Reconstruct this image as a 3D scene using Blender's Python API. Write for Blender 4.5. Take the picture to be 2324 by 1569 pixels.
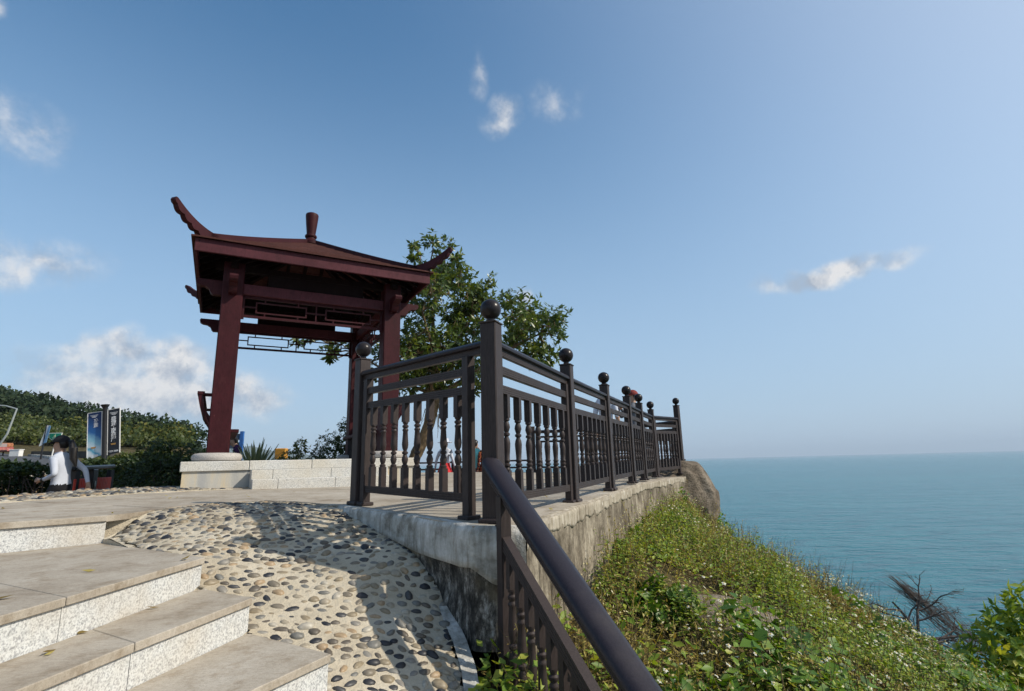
import bpy, bmesh, math, random
import numpy as np
from mathutils import Vector, Matrix

random.seed(7)
RNG = np.random.default_rng(11)
PI = math.pi
rad = math.radians
scene = bpy.context.scene
for o in list(bpy.data.objects):
    bpy.data.objects.remove(o)

# ------------------------------------------------------------------ camera
cam_data = bpy.data.cameras.new('camera')
cam_data.sensor_fit = 'HORIZONTAL'
cam_data.sensor_width = 36.0
cam_data.lens = 36.0 * 1200.0 / 2324.0
cam_data.clip_start = 0.05
cam_data.clip_end = 60000.0
cam = bpy.data.objects.new('camera', cam_data)
scene.collection.objects.link(cam)
_TH, _RO = rad(12.5), rad(1.45)
_r0 = Vector((1, 0, 0))
_fw = Vector((0, math.cos(_TH), math.sin(_TH)))
_u0 = Vector((0, -math.sin(_TH), math.cos(_TH)))
_R = _r0 * math.cos(_RO) - _u0 * math.sin(_RO)
_U = _u0 * math.cos(_RO) + _r0 * math.sin(_RO)
_m = Matrix(((_R.x, _U.x, -_fw.x, 0), (_R.y, _U.y, -_fw.y, 0), (_R.z, _U.z, -_fw.z, 0), (0, 0, 0, 1)))
cam.matrix_world = _m
scene.camera = cam

# ------------------------------------------------------------------ light and sky
SUN_AZ = rad(103.0)      # clockwise from +Y (the view direction)
SUN_EL = rad(40.0)
SUN = Vector((math.sin(SUN_AZ) * math.cos(SUN_EL), math.cos(SUN_AZ) * math.cos(SUN_EL), math.sin(SUN_EL)))
sun_data = bpy.data.lights.new('sun', 'SUN')
sun_data.energy = 4.3
sun_data.angle = rad(0.6)
sun_data.color = (1.0, 0.92, 0.79)
sun = bpy.data.objects.new('sun', sun_data)
sun.rotation_euler = (-SUN).to_track_quat('-Z', 'Y').to_euler()
scene.collection.objects.link(sun)

world = bpy.data.worlds.new('World')
scene.world = world
world.use_nodes = True


def build_world():
    nt = world.node_tree
    nt.nodes.clear()
    N, L = nt.nodes.new, nt.links.new
    out = N('ShaderNodeOutputWorld')
    sky = N('ShaderNodeTexSky')
    sky.sky_type = 'NISHITA'
    sky.sun_disc = False
    sky.sun_elevation = SUN_EL
    sky.sun_rotation = SUN_AZ
    sky.altitude = 20
    sky.air_density = 1.0
    sky.dust_density = 1.0
    sky.ozone_density = 3.2
    bg = N('ShaderNodeBackground')
    bg.inputs['Strength'].default_value = 0.15
    hs = N('ShaderNodeHueSaturation')
    hs.inputs['Saturation'].default_value = 1.2
    hs.inputs['Hue'].default_value = 0.49
    L(sky.outputs[0], hs.inputs['Color'])
    L(hs.outputs[0], bg.inputs['Color'])
    tc = N('ShaderNodeTexCoord')

    def math_(op, a, b=None, clamp=False):
        n = N('ShaderNodeMath')
        n.operation = op
        n.use_clamp = clamp
        for i, v in enumerate((a, b)):
            if v is None:
                continue
            if isinstance(v, (int, float)):
                n.inputs[i].default_value = v
            else:
                L(v, n.inputs[i])
        return n.outputs[0]

    def vmath(op, a, b):
        n = N('ShaderNodeVectorMath')
        n.operation = op
        for i, v in enumerate((a, b)):
            if isinstance(v, (tuple, list, Vector)):
                n.inputs[i].default_value = tuple(v)
            else:
                L(v, n.inputs[i])
        return n.outputs['Value'] if op == 'DOT_PRODUCT' else n.outputs[0]

    def noise(vec, scale, detail=6, rough=0.55):
        n = N('ShaderNodeTexNoise')
        n.inputs['Scale'].default_value = scale
        n.inputs['Detail'].default_value = detail
        n.inputs['Roughness'].default_value = rough
        L(vec, n.inputs['Vector'])
        return n

    d = tc.outputs['Generated']
    wn = noise(d, 9.0, 2, 0.6)
    off = vmath('SUBTRACT', wn.outputs['Color'], (0.5, 0.5, 0.5))
    offs = vmath('MULTIPLY', off, (0.085, 0.085, 0.085))
    dw = vmath('ADD', d, offs)
    fb = noise(d, 15.0, 5, 0.62).outputs['Fac']
    fbd = math_('MULTIPLY', math_('SUBTRACT', fb, 0.5), 2.6)
    # azimuth, elevation, angular half sizes, weight: clouds seen in the photograph and a few beyond its frame
    clouds = [(-35.2, 7.2, .185, .075, .82), (-32.9, 9.5, .085, .045, .9), (-37.6, 10.2, .066, .036, .8), (-26.9, 7.2, .08, .05, .75),
              (-30.5, 6.5, .10, .05, .8),
              (-43.5, 17.0, .10, .035, .62), (-46.5, 26.5, .075, .055, .40), (-3.1, 39.8, .020, .045, .42), (-0.9, 35.6, .036, .036, .62),
              (6.3, 36.6, .06, .04, .44), (32.3, 16.5, .12, .020, .85), (33.7, 17.1, .04, .018, .95), (1.9, 17.5, .022, .022, .8),
              (-49.2, 34.3, .02, .017, .7), (-95, 14, .25, .09, .8), (-140, 12, .3, .1, .7), (150, 15, .25, .08, .7), (100, 12, .2, .05, .5), (-75, 30, .15, .06, .5)]
    total = None
    for az, el, rx, ry, w in clouds:
        a, e = rad(az), rad(el)
        c = Vector((math.sin(a) * math.cos(e), math.cos(a) * math.cos(e), math.sin(e)))
        mp = N('ShaderNodeMapping')
        mp.vector_type = 'TEXTURE'
        mp.inputs['Location'].default_value = c
        mp.inputs['Rotation'].default_value = (e, 0, -a)
        mp.inputs['Scale'].default_value = (rx * 1.35, .5, ry * 1.35)
        L(dw, mp.inputs['Vector'])
        gr = N('ShaderNodeTexGradient')
        gr.gradient_type = 'SPHERICAL'
        L(mp.outputs[0], gr.inputs['Vector'])
        al = math_('MULTIPLY', gr.outputs['Fac'], w)
        total = al if total is None else math_('MAXIMUM', total, al)
    n_hi = noise(d, 48.0, 4, 0.6).outputs['Fac']
    rough_edge = math_('ADD', fbd, math_('MULTIPLY', math_('SUBTRACT', n_hi, 0.5), 1.3))
    edge = math_('MULTIPLY', rough_edge, math_('MULTIPLY', total, 3.2, True))
    mr = N('ShaderNodeMapRange')
    mr.interpolation_type = 'SMOOTHSTEP'
    mr.inputs['From Min'].default_value = 0.18
    mr.inputs['From Max'].default_value = 1.62
    L(math_('ADD', math_('MULTIPLY', total, 2.1), math_('MULTIPLY', edge, .62)), mr.inputs['Value'])
    cb = N('ShaderNodeBackground')
    # billows lit from the sun's side: denser here than a little towards the sun means a bright flank
    fb2 = noise(vmath('ADD', d, tuple(SUN * 0.022)), 15.0, 5, 0.62).outputs['Fac']
    lit = math_('ADD', 0.55, math_('MULTIPLY', math_('SUBTRACT', fb, fb2), 3.2))
    ramp = N('ShaderNodeValToRGB')
    ramp.color_ramp.elements[0].position = 0.15
    ramp.color_ramp.elements[0].color = (0.42, 0.49, 0.60, 1)
    ramp.color_ramp.elements[1].position = 0.85
    ramp.color_ramp.elements[1].color = (0.86, 0.86, 0.87, 1)
    L(lit, ramp.inputs[0])
    L(ramp.outputs[0], cb.inputs['Color'])
    cb.inputs['Strength'].default_value = 0.88
    total = mr.outputs[0]
    mix = N('ShaderNodeMixShader')
    # sea haze low in the sky all round and the pale aureole on the sun's side
    sp = N('ShaderNodeSeparateXYZ')
    L(d, sp.inputs[0])
    lowr = N('ShaderNodeMapRange')
    lowr.interpolation_type = 'SMOOTHSTEP'
    lowr.inputs['From Min'].default_value = 0.78
    lowr.inputs['From Max'].default_value = -0.03
    lowr.inputs['To Max'].default_value = 0.86
    L(sp.outputs['Z'], lowr.inputs['Value'])
    hz = N('ShaderNodeBackground')
    hz.inputs['Color'].default_value = (0.40, 0.545, 0.72, 1)
    m1 = N('ShaderNodeMixShader')
    L(lowr.outputs[0], m1.inputs[0])
    L(bg.outputs[0], m1.inputs[1])
    L(hz.outputs[0], m1.inputs[2])
    au = math_('POWER', math_('MAXIMUM', vmath('DOT_PRODUCT', d, tuple(SUN)), 0.0), 2.6)
    ab = N('ShaderNodeBackground')
    ab.inputs['Color'].default_value = (0.72, 0.78, 0.86, 1)
    m2 = N('ShaderNodeMixShader')
    L(math_('MULTIPLY', au, 0.95), m2.inputs[0])
    L(m1.outputs[0], m2.inputs[1])
    L(ab.outputs[0], m2.inputs[2])
    L(total, mix.inputs[0])
    L(m2.outputs[0], mix.inputs[1])
    L(cb.outputs[0], mix.inputs[2])
    L(mix.outputs[0], out.inputs['Surface'])


build_world()
world.cycles.sampling_method = 'MANUAL'
world.cycles.sample_map_resolution = 256
scene.view_settings.view_transform = 'Standard'
scene.view_settings.look = 'None'
scene.view_settings.exposure = 0.1
scene.view_settings.gamma = 1.0
scene.cycles.max_bounces = 5
scene.cycles.diffuse_bounces = 2
scene.cycles.transparent_max_bounces = 6
scene.cycles.volume_bounces = 0
scene.cycles.use_denoising = True
scene.cycles.sample_clamp_indirect = 4.0

# ------------------------------------------------------------------ helpers
COL = scene.collection
ORIGIN = {}


def link(o):
    COL.objects.link(o)
    return o


def thing(name, label, cat, loc=(0, 0, 0), group=None):
    o = bpy.data.objects.new(name, None)
    o.empty_display_size = 0.1
    o.location = loc
    o['label'] = label
    o['category'] = cat
    if group:
        o['group'] = group
    link(o)
    ORIGIN[o.name] = np.array(loc, float)
    return o


def origin_of(o):
    while o is not None:
        if o.name in ORIGIN:
            return ORIGIN[o.name]
        o = o.parent
    return np.zeros(3)


def set_smooth(me, angle=None):
    n = len(me.polygons)
    me.polygons.foreach_set('use_smooth', np.ones(n, bool))
    if angle is not None:
        try:
            me.set_sharp_from_angle(angle=angle)
        except Exception:
            pass


def fast_mesh(name, V, F):
    V = np.asarray(V, np.float32)
    F = np.asarray(F, np.int32)
    me = bpy.data.meshes.new(name)
    me.vertices.add(len(V))
    me.vertices.foreach_set('co', V.ravel())
    k = F.shape[1]
    me.loops.add(F.size)
    me.loops.foreach_set('vertex_index', F.ravel())
    me.polygons.add(len(F))
    me.polygons.foreach_set('loop_start', np.arange(0, F.size, k, dtype=np.int32))
    me.polygons.foreach_set('loop_total', np.full(len(F), k, np.int32))
    me.update(calc_edges=True)
    return me


def put(name, me, mat, parent=None, label=None, cat=None, kind=None, group=None):
    o = bpy.data.objects.new(name, me)
    if mat is not None:
        for m_ in (mat if isinstance(mat, (list, tuple)) else [mat]):
            me.materials.append(m_)
    if parent is not None:
        o.parent = parent
    if label:
        o['label'] = label
    if cat:
        o['category'] = cat
    if kind:
        o['kind'] = kind
    if group:
        o['group'] = group
    link(o)
    return o


class MB:
    """collects shapes given in world coordinates and links them as one mesh object"""

    def __init__(self):
        self.v, self.f, self.mi = [], [], []
        self.m = 0

    def add(self, vs, fs):
        b = len(self.v)
        self.v.extend([tuple(p) for p in vs])
        for f in fs:
            self.f.append(tuple(i + b for i in f))
            self.mi.append(self.m)
        return self

    def box(self, c, s, ax=None):
        """centre, full sizes, optional 3 axes"""
        c = np.array(c, float)
        ax = np.eye(3) if ax is None else np.array([np.array(a, float) for a in ax])
        vs = []
        for k in ((-1, -1, -1), (1, -1, -1), (1, 1, -1), (-1, 1, -1), (-1, -1, 1), (1, -1, 1), (1, 1, 1), (-1, 1, 1)):
            vs.append(c + sum(ax[i] * k[i] * s[i] * .5 for i in range(3)))
        fs = [(0, 3, 2, 1), (4, 5, 6, 7), (0, 1, 5, 4), (1, 2, 6, 5), (2, 3, 7, 6), (3, 0, 4, 7)]
        return self.add(vs, fs)

    def bar(self, p, q, w, h, up=(0, 0, 1)):
        p, q, up = np.array(p, float), np.array(q, float), np.array(up, float)
        d = q - p
        Ln = np.linalg.norm(d)
        d = d / Ln
        s = np.cross(d, up)
        if np.linalg.norm(s) < 1e-6:
            s = np.cross(d, np.array([1., 0, 0]))
        s /= np.linalg.norm(s)
        u = np.cross(s, d)
        return self.box((p + q) / 2, (Ln, w, h), (d, s, u))

    def section(self, p, q, prof, up=(0, 0, 1)):
        """sweep a closed 2d profile (side, up) straight from p to q"""
        p, q, up = np.array(p, float), np.array(q, float), np.array(up, float)
        d = (q - p) / np.linalg.norm(q - p)
        s = np.cross(d, up)
        s /= np.linalg.norm(s)
        u = np.cross(s, d)
        n = len(prof)
        vs = [p + s * a + u * b for a, b in prof] + [q + s * a + u * b for a, b in prof]
        fs = [(i, (i + 1) % n, (i + 1) % n + n, i + n) for i in range(n)]
        fs += [tuple(range(n - 1, -1, -1)), tuple(range(n, 2 * n))]
        return self.add(vs, fs)

    def lathe(self, c, prof, seg=16, ax=None):
        c = np.array(c, float)
        ax = np.eye(3) if ax is None else np.array([np.array(a, float) for a in ax])
        vs, fs = [], []
        for r, z in prof:
            for k in range(seg):
                t = 2 * PI * k / seg
                vs.append(c + ax[0] * r * math.cos(t) + ax[1] * r * math.sin(t) + ax[2] * z)
        for i in range(len(prof) - 1):
            for k in range(seg):
                a, b = i * seg + k, i * seg + (k + 1) % seg
                fs.append((a, b, b + seg, a + seg))
        fs.append(tuple(range(seg - 1, -1, -1)))
        t = (len(prof) - 1) * seg
        fs.append(tuple(range(t, t + seg)))
        return self.add(vs, fs)

    def tube(self, pts, radii, seg=8):
        pts = [np.array(p, float) for p in pts]
        if np.isscalar(radii):
            radii = [radii] * len(pts)
        vs, fs = [], []
        ref = np.array([0.31, 0.17, 0.94])
        for i, p in enumerate(pts):
            d = pts[min(i + 1, len(pts) - 1)] - pts[max(i - 1, 0)]
            d /= (np.linalg.norm(d) + 1e-9)
            s = np.cross(d, ref)
            if np.linalg.norm(s) < .05:
                s = np.cross(d, np.array([1., 0, 0]))
            s /= np.linalg.norm(s)
            u = np.cross(d, s)
            for k in range(seg):
                t = 2 * PI * k / seg
                vs.append(p + radii[i] * (s * math.cos(t) + u * math.sin(t)))
        for i in range(len(pts) - 1):
            for k in range(seg):
                a, b = i * seg + k, i * seg + (k + 1) % seg
                fs.append((a, b, b + seg, a + seg))
        fs.append(tuple(range(seg - 1, -1, -1)))
        t = (len(pts) - 1) * seg
        fs.append(tuple(range(t, t + seg)))
        return self.add(vs, fs)

    def prism(self, poly, lo, hi):
        """polygon in xy (list of (x,y)), z between lo and hi; lo, hi may be functions of x,y"""
        n = len(poly)
        fl = lo if callable(lo) else (lambda x, y: lo)
        fh = hi if callable(hi) else (lambda x, y: hi)
        vs = [(x, y, fl(x, y)) for x, y in poly] + [(x, y, fh(x, y)) for x, y in poly]
        fs = [(i, (i + 1) % n, (i + 1) % n + n, i + n) for i in range(n)]
        fs += [tuple(range(n - 1, -1, -1)), tuple(range(n, 2 * n))]
        return self.add(vs, fs)

    def plate(self, pts, nrm, th):
        """planar outline (3d points) extruded along nrm by th (centred)"""
        nrm = np.array(nrm, float)
        nrm /= np.linalg.norm(nrm)
        pts = [np.array(p, float) for p in pts]
        n = len(pts)
        vs = [p - nrm * th / 2 for p in pts] + [p + nrm * th / 2 for p in pts]
        fs = [(i, (i + 1) % n, (i + 1) % n + n, i + n) for i in range(n)]
        fs += [tuple(range(n - 1, -1, -1)), tuple(range(n, 2 * n))]
        return self.add(vs, fs)

    def build(self, name, mat, parent=None, smooth=False, bevel=0.0, **kw):
        off = origin_of(parent)
        me = bpy.data.meshes.new(name)
        me.from_pydata([tuple(np.array(p) - off) for p in self.v], [], self.f)
        if max(self.mi or [0]) > 0:
            me.polygons.foreach_set('material_index', np.array(self.mi, np.int32))
        bm = bmesh.new()
        bm.from_mesh(me)
        bmesh.ops.recalc_face_normals(bm, faces=bm.faces)
        if bevel > 0:
            es = [e for e in bm.edges if len(e.link_faces) == 2 and e.calc_face_angle(0) > 0.6]
            bmesh.ops.bevel(bm, geom=es, offset=bevel, segments=1, affect='EDGES', profile=0.5, clamp_overlap=True)
        bm.to_mesh(me)
        bm.free()
        if smooth:
            set_smooth(me, rad(38))
        return put(name, me, mat, parent, **kw)


# ------------------------------------------------------------------ materials
def new_mat(name):
    m = bpy.data.materials.new(name)
    m.use_nodes = True
    nt = m.node_tree
    nt.nodes.clear()
    out = nt.nodes.new('ShaderNodeOutputMaterial')
    return m, nt, out


class NT:
    def __init__(self, name):
        self.m, self.nt, self.out = new_mat(name)

    def n(self, t, **ins):
        nd = self.nt.nodes.new(t)
        for k, v in ins.items():
            k = k.replace('_', ' ')
            if hasattr(v, 'is_linked') or hasattr(v, 'links'):
                self.nt.links.new(v, nd.inputs[k])
            else:
                nd.inputs[k].default_value = v
        return nd

    def l(self, a, b):
        self.nt.links.new(a, b)

    def coord(self, kind='pos', scale=(1, 1, 1), rot=(0, 0, 0)):
        if kind == 'pos':
            src = self.nt.nodes.new('ShaderNodeNewGeometry').outputs['Position']
        else:
            src = self.nt.nodes.new('ShaderNodeTexCoord').outputs['Object']
        mp = self.nt.nodes.new('ShaderNodeMapping')
        mp.inputs['Scale'].default_value = scale
        mp.inputs['Rotation'].default_value = rot
        self.l(src, mp.inputs['Vector'])
        return mp.outputs[0]

    def noise(self, vec, scale, detail=4, rough=0.55):
        nd = self.nt.nodes.new('ShaderNodeTexNoise')
        nd.inputs['Scale'].default_value = scale
        nd.inputs['Detail'].default_value = detail
        nd.inputs['Roughness'].default_value = rough
        self.l(vec, nd.inputs['Vector'])
        return nd.outputs['Fac']

    def ramp(self, fac, stops, interp='LINEAR'):
        nd = self.nt.nodes.new('ShaderNodeValToRGB')
        cr = nd.color_ramp
        cr.interpolation = interp
        while len(cr.elements) < len(stops):
            cr.elements.new(0.5)
        for e, (p, c) in zip(cr.elements, stops):
            e.position = p
            e.color = (c[0], c[1], c[2], 1)
        self.l(fac, nd.inputs[0])
        return nd.outputs[0]

    def mix(self, fac, a, b, mode='MIX'):
        nd = self.nt.nodes.new('ShaderNodeMix')
        nd.data_type = 'RGBA'
        nd.blend_type = mode
        for s, v in ((nd.inputs[0], fac), (nd.inputs[6], a), (nd.inputs[7], b)):
            if isinstance(v, (int, float)):
                s.default_value = v
            elif isinstance(v, (tuple, list)):
                s.default_value = (v[0], v[1], v[2], 1)
            else:
                self.l(v, s)
        return nd.outputs[2]

    def math(self, op, a, b=0.0, clamp=False):
        nd = self.nt.nodes.new('ShaderNodeMath')
        nd.operation = op
        nd.use_clamp = clamp
        for s, v in ((nd.inputs[0], a), (nd.inputs[1], b)):
            if isinstance(v, (int, float)):
                s.default_value = v
            else:
                self.l(v, s)
        return nd.outputs[0]

    def bump(self, h, strength=0.3, dist=0.01, base=None):
        nd = self.nt.nodes.new('ShaderNodeBump')
        nd.inputs['Strength'].default_value = strength
        nd.inputs['Distance'].default_value = dist
        self.l(h, nd.inputs['Height'])
        if base is not None:
            self.l(base, nd.inputs['Normal'])
        return nd.outputs[0]

    def principled(self, color, rough=0.6, spec=0.5, normal=None, metal=0.0, **kw):
        nd = self.nt.nodes.new('ShaderNodeBsdfPrincipled')
        for key, v in (('Base Color', color), ('Roughness', rough), ('Specular IOR Level', spec), ('Metallic', metal)):
            s = nd.inputs[key]
            if isinstance(v, (int, float)):
                s.default_value = v
            elif isinstance(v, (tuple, list)):
                s.default_value = (v[0], v[1], v[2], 1)
            else:
                self.l(v, s)
        if normal is not None:
            self.l(normal, nd.inputs['Normal'])
        self.l(nd.outputs[0], self.out.inputs['Surface'])
        return nd


MATS = {}


def simple(name, c, rough=0.6, var=0.15, scale=20.0, bump=0.15, spec=0.4, metal=0.0):
    if name in MATS:
        return MATS[name]
    t = NT(name)
    v = t.coord('obj')
    n = t.noise(v, scale, 5, .6)
    lo = tuple(x * (1 - var) for x in c)
    hi = tuple(min(1, x * (1 + var)) for x in c)
    col = t.ramp(n, [(.3, lo), (.7, hi)])
    b = t.bump(n, bump, .004)
    t.principled(col, rough, spec, b, metal)
    MATS[name] = t.m
    return t.m


def granite(name, base, speck, wear, rough=.75, flat_bias=0.0):
    """pale speckled granite with warm dirt"""
    t = NT(name)
    v = t.coord('pos')
    s1 = t.noise(v, 125, 3, .6)
    s2 = t.noise(v, 60, 4, .7)
    col = t.ramp(s1, [(.40, speck), (.49, base), (.7, tuple(min(1, x * 1.12) for x in base))])
    dark = t.ramp(s2, [(.38, (.62, .63, .64)), (.50, (1, 1, 1))])
    col = t.mix(.75, col, dark, 'MULTIPLY')
    d = t.noise(v, 2.3, 6, .65)
    dm = t.ramp(d, [(.38 - flat_bias, (0, 0, 0)), (.68 - flat_bias, (1, 1, 1))])
    col = t.mix(dm, col, t.mix(.5, col, wear))
    b = t.bump(s2, .35, .003)
    b2 = t.bump(s1, .35, .002, b)
    t.principled(col, rough, .3, b2)
    return t.m


def mk_mats():
    M = {}
    # worn treads and paving: warm, brushed
    for nm, c1, c2, c3 in (('paving', (.30, .25, .19), (.43, .38, .31), (.52, .475, .405)),):
        t = NT(nm)
        v = t.coord('pos')
        n1 = t.noise(v, 1.9, 8, .68)
        n2 = t.noise(v, 60, 4, .65)
        n3 = t.noise(t.coord('pos', (9, 40, 9), (0, 0, rad(-22))), 2.2, 4, .6)
        n4 = t.noise(v, 210, 2, .6)
        c = t.ramp(n1, [(.3, c1), (.5, c2), (.72, c3)])
        c = t.mix(.5, c, t.ramp(n2, [(.3, (.66, .65, .63)), (.55, (1, 1, 1)), (.75, (1.0, .97, .92))]), 'MULTIPLY')
        c = t.mix(.35, c, t.ramp(n3, [(.35, (.7, .68, .66)), (.6, (1, 1, 1))]), 'MULTIPLY')
        c = t.mix(.35, c, t.ramp(n4, [(.4, (.62, .61, .6)), (.5, (1, 1, 1))]), 'MULTIPLY')
        oi = t.n('ShaderNodeObjectInfo')
        c = t.mix(.5, c, t.ramp(oi.outputs['Random'], [(0, (.86, .85, .84)), (1, (1, 1, 1))]), 'MULTIPLY')
        n5 = t.noise(v, 6.5, 8, .72)
        c = t.mix(.7, c, t.ramp(n5, [(.34, (.62, .55, .46)), (.5, (1, 1, 1))]), 'MULTIPLY')
        b = t.bump(n2, .35, .003)
        b = t.bump(n3, .2, .003, b)
        b = t.bump(n4, .3, .002, b)
        t.principled(c, .8, .25, b)
        M[nm] = t.m
    M['riser'] = granite('riser_granite', (.60, .61, .595), (.36, .365, .375), (.46, .385, .28), flat_bias=-.03)
    M['plinth'] = granite('plinth_granite', (.60, .59, .55), (.36, .36, .36), (.50, .43, .31))
    M['drum'] = granite('drum_stone', (.47, .44, .41), (.27, .26, .25), (.38, .33, .28))
    # stained lower plinth
    t = NT('plinth_body')
    v = t.coord('pos')
    st = t.noise(t.coord('pos', (3.0, 3.0, .35)), 1.6, 6, .65)
    c = t.ramp(st, [(.32, (.36, .36, .35)), (.47, (.47, .45, .40)), (.6, (.55, .46, .31)), (.75, (.60, .57, .50))])
    n2 = t.noise(v, 90, 4, .6)
    c = t.mix(.4, c, t.ramp(n2, [(.3, (.7, .7, .7)), (.6, (1, 1, 1))]), 'MULTIPLY')
    t.principled(c, .85, .2, t.bump(n2, .3, .004))
    M['plinth_body'] = t.m
    # mortar
    t = NT('mortar')
    v = t.coord('pos')
    n1 = t.noise(v, 2.4, 5, .6)
    n2 = t.noise(v, 120, 4, .7)
    n3 = t.noise(v, 26, 4, .6)
    c = t.ramp(n1, [(.3, (.41, .35, .255)), (.52, (.52, .455, .345)), (.72, (.59, .535, .43))])
    c = t.mix(.45, c, t.ramp(n2, [(.3, (.68, .67, .66)), (.58, (1, 1, 1))]), 'MULTIPLY')
    b = t.bump(n3, .8, .016)
    b = t.bump(n2, .8, .006, b)
    t.principled(c, .9, .15, b)
    M['mortar'] = t.m

    # pebbles, twice: colour by object and by island
    def pebble(nm, island):
        t = NT(nm)
        if island:
            r = t.n('ShaderNodeNewGeometry').outputs['Random Per Island']
        else:
            r = t.n('ShaderNodeObjectInfo').outputs['Random']
        v = t.coord('pos')
        c = t.ramp(r, [(0, (.030, .031, .036)), (.10, (.062, .062, .064)), (.20, (.13, .11, .085)), (.32, (.21, .18, .135)), (.45, (.29, .235, .155)),
                       (.58, (.19, .185, .165)), (.68, (.36, .31, .23)), (.78, (.40, .29, .175)), (.86, (.27, .25, .215)), (.94, (.47, .43, .35))], 'CONSTANT')
        n = t.noise(v, 70, 4, .6)
        n2 = t.noise(t.coord('pos', (1, 3, 1)), 38, 3, .5)
        c = t.mix(.6, c, t.ramp(n, [(.3, (.6, .6, .6)), (.65, (1.0, 1.0, 1.0))]), 'MULTIPLY')
        c = t.mix(.35, c, t.ramp(n2, [(.4, (.65, .62, .6)), (.6, (1, 1, 1))]), 'MULTIPLY')
        t.principled(c, .48, .45, t.bump(n, .15, .003))
        return t.m
    M['pebble'] = pebble('pebble', False)
    M['pebble_island'] = pebble('pebble_island', True)

    # rim cement
    t = NT('rim_cement')
    v = t.coord('pos')
    n1 = t.noise(v, 5, 7, .7)
    n2 = t.noise(v, 60, 4, .65)
    n3 = t.noise(t.coord('pos', (14, 14, 2.2)), 1.5, 5, .65)
    c = t.ramp(n1, [(.34, (.25, .235, .20)), (.48, (.48, .47, .43)), (.66, (.68, .67, .64))])
    c = t.mix(.6, c, t.ramp(n3, [(.36, (.42, .38, .33)), (.55, (1, 1, 1))]), 'MULTIPLY')
    c = t.mix(.3, c, t.ramp(n2, [(.3, (.6, .6, .6)), (.6, (1, 1, 1))]), 'MULTIPLY')
    t.principled(c, .85, .2, t.bump(n2, .6, .006, t.bump(n1, .9, .025)))
    M['rim'] = t.m
    t = NT('rim_side')
    v = t.coord('pos')
    n1 = t.noise(v, 3.2, 7, .7)
    n2 = t.noise(v, 60, 4, .65)
    n3 = t.noise(t.coord('pos', (10, 10, 1.6)), 1.5, 6, .7)
    c = t.ramp(n3, [(.34, (.17, .145, .11)), (.47, (.37, .325, .25)), (.58, (.48, .43, .35)), (.7, (.66, .64, .59))])
    c = t.mix(.6, c, t.ramp(n1, [(.36, (.45, .41, .36)), (.55, (1, 1, 1))]), 'MULTIPLY')
    c = t.mix(.4, c, t.ramp(n2, [(.3, (.6, .6, .6)), (.6, (1, 1, 1))]), 'MULTIPLY')
    t.principled(c, .88, .2, t.bump(n2, .5, .006, t.bump(n1, .6, .02)))
    M['rim_side'] = t.m
    # weathered wall, streaked vertical
    t = NT('weathered_wall')
    v = t.coord('pos')
    n1 = t.noise(t.coord('pos', (15, 15, 1.7)), 1.3, 8, .75)
    n2 = t.noise(v, 50, 5, .7)
    n3 = t.noise(v, 2.6, 7, .72)
    n1 = t.math('ADD', t.math('MULTIPLY', n1, .55), t.math('MULTIPLY', n3, .45))
    c = t.ramp(n1, [(.30, (.05, .045, .038)), (.42, (.15, .13, .10)), (.50, (.29, .25, .19)), (.58, (.42, .37, .285)), (.70, (.64, .61, .55))])
    c = t.mix(.8, c, t.ramp(n3, [(.35, (.42, .39, .36)), (.6, (1, 1, 1))]), 'MULTIPLY')
    c = t.mix(.6, c, t.ramp(n2, [(.3, (.4, .4, .4)), (.6, (1, 1, 1))]), 'MULTIPLY')
    t.principled(c, .9, .15, t.bump(n2, .6, .010, t.bump(n3, .4, .03)))
    M['wall'] = t.m
    t = NT('front_wall')
    n1 = t.noise(t.coord('pos', (11, 11, 4.5)), 1.4, 9, .78)
    n2 = t.noise(t.coord('pos'), 45, 5, .7)
    n3 = t.noise(t.coord('pos'), 1.7, 3, .5)
    c = t.ramp(n1, [(.40, (.030, .028, .025)), (.50, (.085, .078, .068)), (.57, (.24, .22, .19)), (.66, (.55, .54, .50))])
    c = t.mix(t.ramp(n3, [(.50, (0, 0, 0)), (.60, (1, 1, 1))]), c, (.36, .29, .19))
    c = t.mix(.6, c, t.ramp(n2, [(.3, (.4, .4, .4)), (.6, (1, 1, 1))]), 'MULTIPLY')
    t.principled(c, .9, .15, t.bump(n2, .6, .008))
    M['front_wall'] = t.m

    # red painted timber
    def wood(nm, c, worn, rough=.5, k=1.0):
        t = NT(nm)
        v = t.coord('pos')
        n1 = t.noise(v, 1.8, 5, .6)
        n2 = t.noise(t.coord('obj', (26, 26, 3)), 3, 5, .6)
        n3 = t.noise(v, 9, 6, .7)
        col = t.ramp(n1, [(.3, tuple(x * .72 for x in c)), (.7, tuple(x * 1.25 for x in c))])
        col = t.mix(.45, col, t.ramp(n2, [(.35, (.6, .6, .62)), (.6, (1, 1, 1))]), 'MULTIPLY')
        n6 = t.noise(t.coord('pos', (1, 1, .45)), 26, 7, .75)
        col = t.mix(t.ramp(n3, [(.55, (0, 0, 0)), (.72, (k * .6, k * .6, k * .6))]), col, worn)
        col = t.mix(t.ramp(n6, [(.655, (0, 0, 0)), (.68, (k, k, k))]), col, tuple(min(1, x * 2.2) for x in worn))
        col = t.mix(.5, col, t.ramp(n6, [(.36, (.45, .45, .46)), (.5, (1, 1, 1))]), 'MULTIPLY')
        rg = t.ramp(n3, [(.3, (rough - .08,) * 3), (.7, (rough + .15,) * 3)])
        t.principled(col, rg, .16, t.bump(n2, .25, .004))
        return t.m
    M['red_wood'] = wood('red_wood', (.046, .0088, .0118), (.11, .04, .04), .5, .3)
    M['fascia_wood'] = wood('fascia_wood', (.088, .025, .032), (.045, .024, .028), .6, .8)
    M['roof_wood'] = wood('roof_wood', (.075, .028, .023), (.14, .075, .06), .75, .7)
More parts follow.
